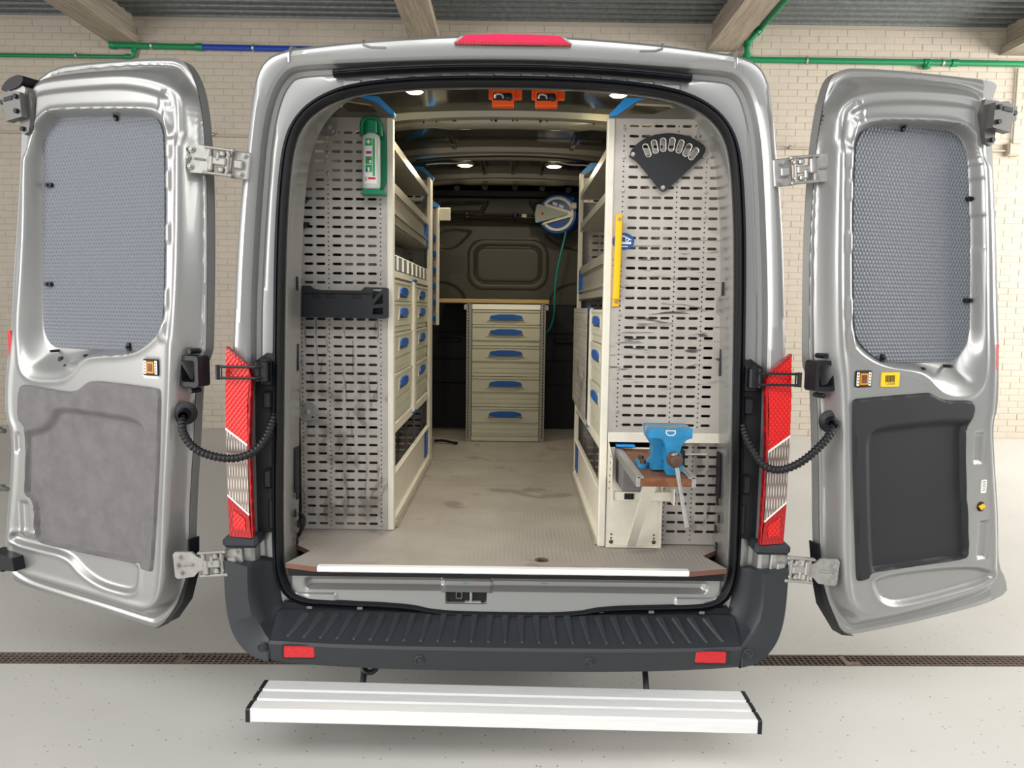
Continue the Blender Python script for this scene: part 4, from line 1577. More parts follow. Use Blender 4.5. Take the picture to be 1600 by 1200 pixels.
m_ = field(outl, .005, hsill, lambda a, c, h: np.stack([a, .045 - h, c], 1))
sill = m_.build('rear_sill', 'paint', van, smooth=35)
c = MB()
c.box((-.142, .062, .507), (.138, .05, .044))
c.build('striker_recess', 'rubber', sill)
c = MB()
c.cyl((-.125, .032, .490), (-.125, .032, .525), .005, 10)
c.box((-.118, .030, .489), (.06, .018, .006), .002)
c.build('striker', 'steel', sill)
c = MB()
c.plate(rrect(-.168, .513, .024, .028, .005), [rrect(-.168, .513, .016, .02, .004)], xz(.036), 0, .006)
c.build('striker_bumper', 'darksteel', sill)
for x in (-.155, .13):
    c = MB()
    for k in range(4):
        c.box((x + k * .006, .0525 if x > 0 else .0445, .552), (.004, .001, .004))
    o = c.build('paint_marks', 'green_label', sill, smooth=0)
    o['kind'] = 'stuff'

# ------------------------------------------------------------------ racks
def inside(poly, x, z, mg):
    return sd_poly(np.array([(x, z)]), poly)[0] < -mg


def perf_panel(outline, cols, zs, dcols, fn, t=.003, sw=.035, sh=.0102, ex=(), dz=.018):
    holes = []
    for z in zs:
        for x in cols:
            if inside(outline, x, z, sw * .6) and not any(a < x < b_ and c < z < d for a, b_, c, d in ex):
                holes.append(rrect(x, z, sw, sh, sh * .49, 2))
    z = max(zs)
    while dz and z > min(zs) - .01:
        for x in dcols:
            if inside(outline, x, z, .006) and not any(a < x < b_ and c < z < d for a, b_, c, d in ex):
                holes.append(circ(x, z, .0032, 6))
        z -= dz
    b = MB()
    b.plate(outline, holes, fn, -t, 0)
    return b


def drawer_front(parent, fn, w, h, flip=False, grooves=0):
    """fn(a,c,h): a across 0..w, c up 0..h"""
    b = MB()
    b.plate(rrect(w / 2, h / 2, w - .004, h - .004, .004, 2), [], fn, -.02, 0)
    top = min(.105, h)
    b.plate(rrect(w / 2, h - top / 2 - .001, w - .006, top - .006, .005, 2), [], fn, 0, .006)
    b.plate(rrect(w / 2, h - .008, w - .008, .012, .004, 2), [], fn, .006, .010)
    zz = h - top - .03
    while zz > .02:
        b.plate(rrect(w / 2, zz, w - .008, .027, .002, 1), [], fn, 0, .0025)
        zz -= .031
    k = min(1.0, w / .46)
    cz = h - .048
    c0 = w / 2
    b.plate([(c0 - .137 * k, cz - .030), (c0 + .137 * k, cz - .030), (c0 + .105 * k, cz + .024), (c0 - .105 * k, cz + .024)], [], fn, .006, .009)
    d = b.build('drawer', 'drawer', parent, flip=flip, smooth=25)
    b = MB()
    b.plate(chaikin([(c0 - .118 * k, cz - .017), (c0 + .118 * k, cz - .017), (c0 + .098 * k, cz + .020), (c0 - .098 * k, cz + .020)], 1), [], fn, .009, .017)
    b.build('handle', 'blue', d, flip=flip)
    b = MB()
    b.plate([(c0 - .118 * k, cz - .024), (c0 + .118 * k, cz - .024), (c0 + .118 * k, cz - .017), (c0 - .118 * k, cz - .017)], [], fn, .009, .0105)
    b.build('finger_slot', 'darksteel', d, flip=flip)
    return d


# --- left rack
LR = empty('storage_rack', (-.65, .395, ZF))
LR.location = (0, 0, 0)
tag(LR, 'long left-hand van rack with perforated end panel, shelves and two columns of drawers', 'storage rack')
YL, XL = .395, -.469
xzL = lambda a, c, h: (a, YL - h, c)
outL = [(-.478, .642), (-.478, 2.262), (-.735, 2.262), (-.830, 1.96), (-.830, .642)]
zsL = [2.241 - .0358 * i for i in range(45)]
colsL = (-.789, -.742, -.678, -.632, -.586, -.540)
p = perf_panel(outL, colsL, zsL, (-.820, -.711, -.508), xzL)
epL = p.build('end_panel', 'perf', LR, smooth=0)
b = MB()
b.box((-.468, YL + .018, 1.452), (.020, .042, 1.622), .003)
b.box((-.478, YL - .002, 1.452), (.006, .005, 1.62), .001)
b.build('corner_post', 'profile', LR)
b = MB()
b.box((-.468, 1.80, 1.452), (.018, .14, 1.622), .003)
b.build('corner_post', 'profile', LR)
o = epL.copy()
C.objects.link(o)
o.location = (0, 1.44, 0)
o.name = 'end_panel'
# rivets and screws
for x, z in ((-.820, 1.885), (-.508, 1.885), (-.820, 1.68), (-.508, 1.68), (-.820, 1.32), (-.508, 1.32), (-.820, .98), (-.508, .98), (-.820, .80), (-.508, .80), (-.820, .66), (-.508, .66), (-.711, 2.13), (-.820, 2.0), (-.711, 2.05)):
    c = MB()
    c.lathe((x, YL, z), (0, -1, 0), [(0, .0075), (.002, .007), (.003, .003), (.003, 0)], 10)
    c.build('rivet', 'steel', LR)
aisL = lambda a, c, h: (XL + h, a, c)      # a = depth, c = height, h towards the aisle
Y0, Y1 = .435, 1.735


def rail(name, par, X, y0_, y1_, z0_, z1_, t, m):
    c = MB()
    c.box((X, (y0_ + y1_) / 2, (z0_ + z1_) / 2), (t, y1_ - y0_, z1_ - z0_), min(.003, t / 3))
    return c.build(name, m, par)


def shelf(par, s, X, y0_, y1_, zlip0, zlip1, depth, m='shelf'):
    c = MB()
    c.box((X - s * .002, (y0_ + y1_) / 2, (zlip0 + zlip1) / 2), (.004, y1_ - y0_, zlip1 - zlip0), .001)
    c.box((X - s * .010, (y0_ + y1_) / 2, zlip1 - .003), (.018, y1_ - y0_, .005), .001)
    c.box((X - s * depth / 2, (y0_ + y1_) / 2, zlip0 + .003), (depth, y1_ - y0_, .004))
    return c.build('shelf', m, par, smooth=0)


# s = +1 : aisle lies towards +X
shelf(LR, 1, XL, Y0, Y1, 2.160, 2.200, .27)
tr = shelf(LR, 1, XL, Y0, Y1, 1.990, 2.035, .33)
c = MB()
c.box((XL - .012, (Y0 + Y1) / 2, 1.945), (.004, Y1 - Y0, .09), .001)
c.box((XL - .004, (Y0 + Y1) / 2, 1.912), (.018, Y1 - Y0, .006), .001)
c.build('tray_front', 'shelf', LR, smooth=0)
shelf(LR, 1, XL, Y0, Y1, 1.866, 1.905, .33)
c = MB()
c.plate([(1.63, 1.87), (1.735, 1.87), (1.735, 2.0), (1.65, 2.0), (1.63, 1.97)], [], aisL, -.010, .002)
c.build('tray_end_clip', 'blue', LR)
shelf(LR, 1, XL, Y0, Y1, 1.655, 1.686, .36, 'profile')
rows = [1.652, 1.564, 1.433, 1.264, 1.062]
for y0_, y1_ in ((.445, 1.045), (1.135, 1.715)):
    for k in range(4):
        fn = (lambda a, c, h, y0_=y0_, zb=rows[k + 1]: (XL - .008 + h, y0_ + a, zb + c))
        drawer_front(LR, fn, y1_ - y0_, rows[k] - rows[k + 1])
rail('drawer_divider', LR, XL - .002, 1.052, 1.128, 1.035, 1.66, .022, 'profile')
for zz in (1.665, 1.035):
    rail('divider_cap', LR, XL + .001, 1.055, 1.125, zz - .006, zz + .006, .028, 'blue')
c = MB()
c.box((-.655, 1.08, 1.36), (.34, 1.27, .60))
c.build('drawer_carcass', 'darksteel', LR, smooth=0)
shelf(LR, 1, XL, Y0, Y1, 1.015, 1.058, .36, 'profile')
c = MB()
c.box((XL - .008, (Y0 + Y1) / 2, .765), (.006, Y1 - Y0, .19), .002)
c.box((XL - .002, (Y0 + Y1) / 2, .860), (.022, Y1 - Y0, .014), .004)
c.box((XL - .000, (Y0 + Y1) / 2, .675), (.022, Y1 - Y0, .016), .004)
c.build('kick_board', 'profile', LR)
rail('base_rail', LR, XL + .006, Y0, Y1, ZF + .001, .668, .030, 'shelf')
c = MB()
c.plate([(1.60, .70), (1.735, .70), (1.735, .86), (1.64, .86), (1.60, .82)], [], aisL, -.004, .001)
c.build('kick_end_clip', 'blue', LR)
# cap
def cap(par, fnY, outer, window, bluep, depth, flipped=False):
    c = MB()
    c.plate(outer, [window], fnY, -depth, 0)
    c.build('top_cap', 'cap_grey', par)
    c = MB()
    c.plate(bluep, [], fnY, -depth - .004, .004)
    c.build('cap_corner', 'blue_light', par)


capL = [(-.728, 2.262), (-.724, 2.306), (-.676, 2.329), (-.597, 2.341), (-.512, 2.335), (-.456, 2.279), (-.456, 2.262)]
winL = [(-.660, 2.302), (-.625, 2.282), (-.512, 2.282), (-.545, 2.312), (-.640, 2.326), (-.660, 2.320)]
bluL = [(-.600, 2.344), (-.513, 2.340), (-.453, 2.284), (-.453, 2.272), (-.474, 2.279), (-.519, 2.318), (-.562, 2.332)]
cap(LR, xzL, capL, winL, bluL, .03)
cap(LR, lambda a, c, h: (a, 1.86 - h, c), capL, winL, bluL, .03)

# --- scoop bins in the left rack
root = empty('scoop_bin', (XL, .45, 1.688))
w = .142
c = MB()
side = [(-.006, .001), (-.20, .001), (-.20, .165), (-.13, .168), (-.095, .09), (-.030, .070), (-.004, .062)]
for yy in (0.002, w - .004):
    c.plate(side, [], (lambda a, z, h, yy=yy: (a, yy + h, z)), 0, .003)
c.box((-.10, w / 2, .003), (.195, w - .004, .003))
c.box((-.19, w / 2, .085), (.003, w - .004, .16))
c.box((-.112, w / 2, .13), (.003, w - .004, .08), rot=Matrix.Rotation(R(-24), 3, 'Y'))
c.build('body', 'clearbin', root, flip=False, smooth=20)
c = MB()
c.plate(chaikin([(.012, .004), (w - .012, .004), (w - .016, .054), (.016, .054)], 1), [], lambda a, z, h: (-.006 + h, a, z), -.003, .001)
c.build('front_label', 'trim_grey', root)
c = MB()
c.tube([(-.004, .006, .004), (-.004, .006, .062), (-.03, .006, .072), (-.03, w - .006, .072), (-.004, w - .006, .062), (-.004, w - .006, .004)], .003, 6)
c.build('rim', 'white', root)
tag(root, 'clear plastic scoop bin in the row above the left rack drawers', 'storage bin', 'scoop bins in the left rack')
root['label'] = 'clear plastic scoop bin nearest the end panel in the left rack row'
for i in range(1, 8):
    o = copy_tree(root)
    o['label'] = 'clear plastic scoop bin, %s in the row above the left rack drawers' % ('second', 'third', 'fourth', 'fifth', 'sixth', 'seventh', 'eighth and farthest')[i - 1]
    o.location = (XL, .45 + .158 * i, 1.688)

# --- right rack
RR = empty('storage_rack', (0, 0, 0))
tag(RR, 'right-hand van rack with cream post, scuffed perforated end panel and vice bench opening', 'storage rack')
YR, XR = .215, .356
xzR = lambda a, c, h: (a, YR - h, c)
outR = [(.374, 1.080), (.806, 1.080), (.800, 1.9), (.757, 2.228), (.374, 2.228)]
zsR = [2.203 - .0364 * i for i in range(31)]
colsR = (.443, .487, .531, .575, .634, .680, .739, .785)
p = perf_panel(outR, colsR, zsR, (.407, .604, .709), xzR)
p.build('end_panel', 'perf_scuffed', RR, smooth=0)
p = perf_panel([(.588, .644), (.806, .644), (.806, 1.046), (.588, 1.046)], (.628, .670, .737, .782), [1.022 - .0364 * i for i in range(11)], (.599, .704), lambda a, c, h: (a, YR + .03 - h, c))
p.build('lower_panel', 'perf', RR, smooth=0)
b = MB()
b.box((.360, YR + .014, 1.435), (.028, .038, 1.588), .004)
b.build('corner_post', 'profile', RR)
b = MB()
b.box((.588, YR - .001, 1.064), (.425, .008, .036), .002)
b.box((.588, YR + .014, 1.048), (.425, .040, .005), .001)
b.build('cross_rail', 'profile', RR)
b = MB()
b.box((.480, YR + .004, .832), (.208, .006, .385), .002)
b.box((.582, YR - .004, .832), (.008, .022, .385), .002)
b.box((.480, YR - .004, .645), (.208, .022, .008), .002)
b.build('foot_box', 'profile', RR)
for x, z in ((.397, .66), (.397, .675), (.397, .69), (.56, .66), (.56, .675), (.56, .688)):
    c = MB()
    r_ = .008 if z < .665 else .0035
    c.lathe((x, YR + .001, z), (0, -1, 0), [(0, r_), (.002, r_), (.004, r_ * .5), (.004, 0)], 10)
    c.build('bolt', 'rust', RR)
for x, z in ((.407, 2.19), (.407, 2.09), (.407, 1.97), (.709, 2.09), (.709, 1.97), (.709, 1.88), (.407, 1.52), (.407, 1.32), (.407, 1.16), (.407, 1.075), (.80, 1.55), (.80, 1.31)):
    c = MB()
    c.lathe((x, YR, z), (0, -1, 0), [(0, .0075), (.002, .007), (.003, .003), (.003, 0)], 10)
    c.build('rivet', 'steel', RR)
b = MB()
b.box((.362, 1.45, 1.44), (.022, .05, 1.60), .003)
b.build('corner_post', 'profile', RR)
p = perf_panel([(.365, .66), (.83, .66), (.83, 1.9), (.77, 2.23), (.365, 2.23)], (.443, .487, .531, .575, .634, .680, .739, .785), [2.18 - .0364 * i for i in range(42)], (.407,), lambda a, c, h: (a, 1.47 - h, c), dz=.036)
p.build('end_panel', 'perf', RR, smooth=0)
y0_, y1_ = .235, 1.43
shelf(RR, -1, XR, y0_, y1_, 2.106, 2.144, .27)
shelf(RR, -1, XR, y0_, y1_, 1.941, 1.982, .33)
shelf(RR, -1, XR, y0_, y1_, 1.711, 1.755, .36)
c = MB()
c.box((XR + .012, (y0_ + y1_) / 2, 1.665), (.004, y1_ - y0_, .09), .001)
c.box((XR + .006, (y0_ + y1_) / 2, 1.632), (.018, y1_ - y0_, .008), .001)
c.build('tray_front', 'shelf', RR, smooth=0)
shelf(RR, -1, XR, y0_, y1_, 1.585, 1.617, .36)
aisR = lambda a, c, h: (XR - h, a, c)
c = MB()
c.plate([(1.33, 1.62), (1.43, 1.62), (1.43, 1.74), (1.36, 1.74), (1.33, 1.71)], [], aisR, -.010, .002)
c.build('tray_end_clip', 'blue', RR, flip=True)
rowsR = [1.542, 1.404, 1.236, 1.03]
for k in range(3):
    fn = (lambda a, c, h, zb=rowsR[k + 1]: (XR + .006 - h, .255 + a, zb + c))
    drawer_front(RR, fn, .47, rowsR[k] - rowsR[k + 1], flip=True)
rail('drawer_divider', RR, XR + .002, .730, .775, 1.025, 1.545, .016, 'profile')
for zz in (1.545, 1.025):
    rail('divider_cap', RR, XR, .733, .773, zz - .006, zz + .006, .022, 'blue')
p = perf_panel([(.785, 1.035), (1.50, 1.06), (1.50, 1.545), (.785, 1.545)], [.83 + .05 * i for i in range(13)], [1.52 - .036 * i for i in range(13)], (), lambda a, c, h: (XR - .016 - h, a, c), dz=0)
p.build('side_panel', 'perf', RR, smooth=0, flip=True)
c = MB()
c.box((.55, .85, 1.29), (.36, 1.15, .50))
c.build('drawer_carcass', 'darksteel', RR, smooth=0)
shelf(RR, -1, XR, y0_, y1_, .995, 1.035, .40, 'profile')
c = MB()
c.box((XR + .008, (y0_ + y1_) / 2, .75), (.006, y1_ - y0_, .19), .002)
c.box((XR + .002, (y0_ + y1_) / 2, .850), (.022, y1_ - y0_, .014), .004)
c.box((XR + .000, (y0_ + y1_) / 2, .665), (.022, y1_ - y0_, .016), .004)
c.build('kick_board', 'profile', RR)
rail('base_rail', RR, XR - .006, y0_, y1_, ZF + .001, .662, .030, 'shelf')
c = MB()
c.plate([(1.30, .69), (1.43, .69), (1.43, .85), (1.34, .85), (1.30, .81)], [], aisR, -.004, .001)
c.build('kick_end_clip', 'blue', RR, flip=True)
capR = [(.357, 2.228), (.357, 2.240), (.408, 2.297), (.481, 2.294), (.590, 2.285), (.686, 2.268), (.730, 2.245), (.745, 2.228)]
winR = [(.405, 2.243), (.511, 2.245), (.588, 2.268), (.572, 2.278), (.448, 2.282)]
bluR = [(.353, 2.232), (.353, 2.244), (.406, 2.299), (.478, 2.298), (.448, 2.287), (.380, 2.240)]
cap(RR, xzR, capR, winR, bluR, .03)
cap(RR, lambda a, c, h: (a, 1.45 - h, c), capR, winR, bluR, .03)

# fixing brackets between racks and pillars
def pillar_bracket(par, x, y, z, s):
    c = MB()
    outer = rrect(x, z, .068, .072, .022, 4)
    c.plate(outer, [circ(x + dx * .02, z + dz * .02, .006, 8) for dx in (-1, 1) for dz in (-1, 1)], lambda a, zz, h: (a, y - h, zz), 0, .004)
    x1 = x + s * .115
    c.plate([(min(x + s * .03, x1), z - .022), (max(x + s * .03, x1), z - .022), (max(x + s * .03, x1), z + .022), (min(x + s * .03, x1), z + .022)],
            [circ(x + s * (.06 + .02 * k), z + q, .005, 8) for k in range(3) for q in (-.01, .01)], lambda a, zz, h: (a, y - .004 - h, zz), 0, .003)
    c.lathe((x, y - .004, z), (0, -1, 0), [(0, .012), (.004, .010), (.006, 0)], 12)
    c.build('pillar_bracket', 'steel', par)


pillar_bracket(LR, -.705, YL - .001, 2.226, -1)
pillar_bracket(RR, .702, YR - .001, 2.186, 1)
pillar_bracket(LR, -.800, YL - .001, 1.120, -1)
pillar_bracket(RR, .795, YR - .001, 1.560, 1)
c = MB()
c.tube(chaikin3([(-.80, .22, .66), (-.78, .20, .69), (-.765, .21, .73), (-.79, .24, .75), (-.82, .25, .74)], 2), .007, 8)
c.build('loose_cable', 'rubber', van)

# ------------------------------------------------------------------ things on the left end panel
eye = empty('eyewash_holder', (-.53, YL - .002, 1.97))
eye.location = (0, 0, 0)
tag(eye, 'green moulded wall holder on the left perforated panel', 'bottle holder')
c = MB()
yb = YL - .004
out_ = chaikin([(-.572, 2.246), (-.560, 2.254), (-.512, 2.254), (-.498, 2.244), (-.494, 2.205), (-.482, 2.190), (-.480, 1.970), (-.575, 1.966), (-.576, 1.978), (-.560, 1.985), (-.560, 2.19), (-.575, 2.20)], 1)
c.plate(out_, [], lambda a, z, h: (a, yb - h, z), 0, .010)
c.build('back_plate', 'green', eye)
c = MB()
c.tube(chaikin3([(-.568, yb - .03, 2.185), (-.570, yb - .035, 2.235), (-.558, yb - .035, 2.248), (-.515, yb - .035, 2.248), (-.503, yb - .035, 2.236), (-.500, yb - .03, 2.185)], 2), .010, 10)
c.build('top_hood', 'green', eye)
c = MB()
c.plate([(-.574, 1.966), (-.482, 1.966), (-.480, 1.976), (-.500, 1.984), (-.565, 1.984)], [], lambda a, z, h: (a, yb - h, z), .0, .055)
c.build('bottom_shelf', 'green', eye)
bot = empty('eyewash_bottle', (0, 0, 0))
tag(bot, 'clear eyewash bottle with green cap and label in the green holder', 'bottle')
bx, by = -.534, yb - .042
c = MB()


def ov(z, rx, ry):
    return [(bx + rx * math.cos(2 * math.pi * k / 28), by + ry * math.sin(2 * math.pi * k / 28), z) for k in range(28)]


c.loft([ov(1.985, .018, .012), ov(1.986, .028, .020), ov(1.992, .034, .026), ov(2.03, .035, .027), ov(2.165, .035, .027), ov(2.182, .032, .025), ov(2.190, .022, .02), ov(2.194, .016, .016)], cap0=True, cap1=True)
c.build('body', 'bottle', bot, smooth=50)
c = MB()
c.loft([ov(2.192, .023, .021), ov(2.194, .025, .023), ov(2.236, .024, .022), ov(2.240, .021, .019)], cap0=True, cap1=True)
c.build('cap', 'green', bot)
fl_ = lambda a, z, h: (bx + a, by - .0275 * math.sqrt(max(0, 1 - (a / .036) ** 2)) - h, z)


def strip(mbb, a0, a1, z0_, z1_, h0, mi, n=6):
    loops = []
    for k in range(n + 1):
        a = a0 + (a1 - a0) * k / n
        loops.append([fl_(a, z0_, h0), fl_(a, z1_, h0)])
    mbb.loft(loops, mi, closed=False)


c = MB()
strip(c, -.022, .024, 2.003, 2.172, .0012, 0)
strip(c, -.019, .008, 2.142, 2.170, .0018, 1)
strip(c, .010, .018, 2.03, 2.170, .0018, 1)
strip(c, -.0135, .0025, 2.1535, 2.1585, .0024, 0)
strip(c, -.0080, -.0030, 2.148, 2.164, .0024, 0)
strip(c, -.015, .006, 2.112, 2.122, .0018, 2)
strip(c, -.008, .002, 2.115, 2.119, .0024, 3)
strip(c, -.018, .008, 2.075, 2.103, .0018, 1)
strip(c, -.010, -.002, 2.088, 2.098, .0024, 2)
strip(c, -.002, .005, 2.078, 2.088, .0024, 0)
strip(c, -.018, .008, 2.045, 2.072, .0018, 1)
strip(c, -.016, -.008, 2.046, 2.056, .0024, 3)
strip(c, -.009, -.002, 2.047, 2.062, .0024, 0)
strip(c, -.008, .020, 2.018, 2.026, .0018, 2)
strip(c, -.020, -.012, 2.012, 2.028, .0018, 4)
c.build('label', ['white', 'green_label', 'redlens', 'blue', 'conduit'], bot, smooth=50)

tray = empty('plastic_tray_holder', (0, 0, 0))
tag(tray, 'black plastic tray holder fixed across the left perforated panel', 'tray holder')
yt = YL - .004
fT = lambda a, z, h: (a, yt - h, z)
c = MB()
front = [(-.823, 1.616), (-.769, 1.617), (-.752, 1.605), (-.728, 1.601), (-.573, 1.601), (-.559, 1.614), (-.474, 1.613), (-.474, 1.497), (-.484, 1.494), (-.823, 1.497)]
holesT = [[(-.527, 1.606), (-.492, 1.606), (-.530, 1.566)], [(-.489, 1.592), (-.489, 1.552), (-.527, 1.546)], [(-.527, 1.534), (-.489, 1.537), (-.489, 1.510), (-.529, 1.510)]]
c.plate(front, holesT, fT, .052, .060)
c.build('front', 'tray_black', tray)
c = MB()
c.box((-.648, yt - .030, 1.500), (.345, .056, .006), .002)
c.box((-.821, yt - .030, 1.555), (.005, .056, .115), .002)
c.box((-.477, yt - .030, 1.555), (.005, .056, .115), .002)
c.box((-.648, yt - .004, 1.55), (.345, .004, .10), .001)
c.build('tub', 'tray_black', tray)
c = MB()
c.box((-.66, yt - .062, 1.589), (.26, .005, .004), .0015)
c.build('front_ridge', 'tray_black', tray)
for x in (-.745, -.69, -.59):
    c = MB()
    c.box((x, yt - .0605, 1.578), (.035, .003, .014), .001)
    c.build('front_slot', 'rubber', tray)
for x, z in ((-.80, 1.945), (-.80, 1.85)):
    c = MB()
    c.cyl((x, YL - .002, z), (x, YL - .026, z), .011, 12, bev=.003)
    c.box((x + .006, YL - .014, z + .006), (.03, .014, .012), .004)
    c.build('rubber_knob', 'black', LR)

# ------------------------------------------------------------------ things on the right end panel
fan = empty('fan_shaped_holder', (0, 0, 0))
tag(fan, 'black fan-shaped tool holder plate on the right perforated panel', 'tool holder')
fo = chaikin([(.424, 2.098), (.438, 2.127), (.478, 2.156), (.521, 2.171), (.572, 2.176), (.624, 2.168), (.668, 2.151), (.702, 2.127), (.692, 2.098), (.671, 2.076), (.564, 1.974), (.55, 1.966), (.535, 1.977), (.455, 2.073), (.432, 2.084)], 2)
slots = []
for (x, z) in ((.487, 2.113), (.515, 2.126), (.545, 2.133), (.576, 2.135), (.606, 2.128), (.633, 2.116), (.656, 2.103)):
    a = math.atan2(x - .553, z - 1.96)
    q = rrect(0, 0, .022, .050, .010, 3)
    slots.append([(x + p_[0] * math.cos(a) + p_[1] * math.sin(a), z - p_[0] * math.sin(a) + p_[1] * math.cos(a)) for p_ in q])
c = MB()
fF = lambda a, z, h: (a, YR - .014 - h, z)
c.plate(fo, slots, fF, -.002, .004)
c.build('plate', 'trim_black', fan)
for sl in slots:
    c = MB()
    cx_ = sum(p_[0] for p_ in sl) / len(sl)
    cz_ = sum(p_[1] for p_ in sl) / len(sl)
    c.plate(sl, [[(cx_ + (p_[0] - cx_) * .90, cz_ + (p_[1] - cz_) * .95) for p_ in sl]], fF, -.004, .0055)
    c.build('slot_rim', 'white', fan)
for x, z in ((.549, 1.982), (.437, 2.098)):
    c = MB()
    c.cyl((x, YR - .001, z), (x, YR - .018, z), .008, 10)
    c.lathe((x, YR - .018, z), (0, -1, 0), [(0, .009), (.003, .007), (.004, 0)], 12)
    c.build('screw', 'steel', fan)

yh = empty('grab_handle', (0, 0, 0))
tag(yh, 'yellow vertical grab handle beside the cream post of the right rack', 'handle')
p0, p1 = Vector((.395, YR, 1.885)), Vector((.391, YR, 1.553))
c = MB()
for q in (p0 - Vector((0, 0, .015)), p1 + Vector((0, 0, .015))):
    c = MB()
    c.box(q + Vector((0, -.003, 0)), (.024, .005, .034), .002)
    c.build('end_tab', 'yellow', yh)
    c = MB()
    c.lathe(q + Vector((.002, -.005, 0)), (0, -1, 0), [(0, .007), (.003, .005), (.003, 0)], 10)
    c.build('screw', 'steel', yh)
c = MB()
pr = [(-.012, 0), (-.012, -.020), (-.008, -.028), (.000, -.030), (.008, -.028), (.012, -.020), (.012, 0)]
c.loft([[(p0.x + a, YR + y_, 1.860) for a, y_ in pr], [(p1.x + a, YR + y_, 1.580) for a, y_ in pr]], cap0=True, cap1=True)
c.build('bar', 'yellow', yh, smooth=40)

st = MB()
ell = [(.413 + .0405 * math.cos(2 * math.pi * k / 32), 1.790 + .031 * math.sin(2 * math.pi * k / 32)) for k in range(32)]
fS = lambda a, z, h: (a, YR - .0005 - h, z)
st.plate(ell, [], fS, 0, .001, 0)
st.plate([(.385, 1.796), (.413, 1.812), (.444, 1.796), (.440, 1.794), (.413, 1.807), (.389, 1.794)], [], fS, .001, .0015, 1)
st.plate([(.385, 1.780), (.442, 1.780), (.442, 1.788), (.385, 1.788)], [], fS, .001, .0015, 1)
st.plate([(.398, 1.770), (.430, 1.770), (.430, 1.773), (.398, 1.773)], [], fS, .001, .0015, 1)
st.plate(circ(.427, 1.796, .007, 12), [circ(.427, 1.796, .004, 12)], fS, .001, .0016, 1)
so = st.build('oval_sticker', ['copper_ink', 'white'], smooth=0)
tag(so, 'blue oval sticker half hidden behind the yellow handle', 'sticker')

# ------------------------------------------------------------------ vice bench and vice
vb = empty('vice_bench', (0, 0, 0))
tag(vb, 'pull-out wooden vice bench on a folding white strut below the right panel', 'bench')
c = MB()
c.box((.496, -.02, 1.006), (.160, .54, .026), .002)
c.build('wooden_top', 'wood_bench', vb)
c = MB()
for x in (.410, .582):
    c = MB()
    c.box((x, -.02, 1.008), (.014, .54, .034), .002)
    c.box((x + (.006 if x < .5 else -.006), -.02, 1.021), (.022, .54, .005), .001)
    c.build('edge_rail', 'steel', vb)
c = MB()
a_, b_2 = Vector((.488, -.10, .985)), Vector((.468, .185, .655))
c.loft([[tuple(q + Vector((dx, dy, 0))) for dx, dy in ((-.017, -.010), (.017, -.010), (.017, .010), (-.017, .010))] for q in (a_, b_2)], cap0=True, cap1=True)
c.build('strut', 'profile', vb, smooth=0)
c = MB()
d_ = (b_2 - a_).normalized()
q0, q1 = a_ - d_ * .0, a_ + d_ * .12
c.loft([[tuple(q + Vector((dx, dy, 0))) for dx, dy in ((-.021, -.014), (.021, -.014), (.021, .014), (-.021, .014))] for q in (q0, q1)], cap0=True, cap1=True)
c.build('strut_sleeve', 'profile', vb, smooth=0)
c = MB()
c.box((.495, .12, .862), (.21, .012, .034), .002)
c.box((.600, .10, .872), (.006, .07, .060), .001)
c.build('cross_bar', 'profile', vb)
c = MB()
c.plate([(.235, 1.055), (.10, 1.0), (.10, .83), (.235, .93)], [], lambda a, z, h: (.378 - h, a, z), -.002, .002)
c.build('side_bracket', 'profile', vb, flip=True)
for zz in (1.01, .985, .96, .935, .91, .885):
    c = MB()
    c.cyl((.3755, .115 + (1.01 - zz) * .2, zz), (.3735, .115 + (1.01 - zz) * .2, zz), .004, 8)
    c.build('bracket_hole', 'trim_grey', vb)
c = MB()
c.box((.45, .11, .95), (.09, .16, .10), .004)
c.build('runner_housing', 'trim_grey', vb)
c = MB()
c.box((.445, .1125, .862), (.035, .004, .022), .001)
c.build('latch_slot', 'rubber', vb)
c = MB()
c.box((.44, .205, 1.034), (.07, .03, .006), .001)
c.build('blue_tape', 'blue_light', vb)

vi = empty('bench_vice', (0, 0, 0))
tag(vi, 'light blue bench vice with rusty spindle standing on the pull-out wooden bench', 'vice')
jaw = [(.445, 1.169), (.581, 1.170), (.581, 1.141), (.572, 1.139), (.562, 1.134), (.550, 1.119), (.543, 1.097), (.549, 1.088), (.556, 1.045), (.540, 1.022), (.506, 1.021), (.500, 1.035), (.503, 1.091), (.498, 1.119), (.488, 1.136), (.470, 1.141), (.445, 1.141)]
c = MB()
c.plate(jaw, [], lambda a, z, h: (a, -.215 - h, z), 0, .040)
c.build('moving_jaw', 'vice', vi, smooth=25)
c = MB()
fix = [(.446, 1.171), (.581, 1.171), (.578, 1.135), (.556, 1.118), (.560, 1.024), (.470, 1.024), (.472, 1.10), (.448, 1.135)]
c.plate(fix, [], lambda a, z, h: (a, -.135 - h, z), 0, .05)
c.plate([(.49, 1.115), (.55, 1.115), (.552, 1.055), (.49, 1.055)], [], lambda a, z, h: (a, -.02 - h, z), 0, .13)
c.build('fixed_jaw', 'vice', vi, smooth=25)
c = MB()
c.plate([(.500, 1.105), (.545, 1.105), (.547, 1.062), (.500, 1.062)], [], lambda a, z, h: (a, .02 - h, z), 0, .24)
c.build('slide', 'vice', vi, smooth=25)
c = MB()
c.lathe((.515, -.085, 1.019), (0, 0, 1), [(0, .048), (.010, .048), (.014, .050), (.030, .034), (.045, .030)], 24)
for x, y in ((.450, -.125), (.455, -.055), (.546, -.125), (.546, -.055)):
    c.lathe((x, y, 1.019), (0, 0, 1), [(0, .018), (.012, .018), (.014, .014), (.014, 0)], 14)
c.build('swivel_base', 'vice', vi, smooth=30)
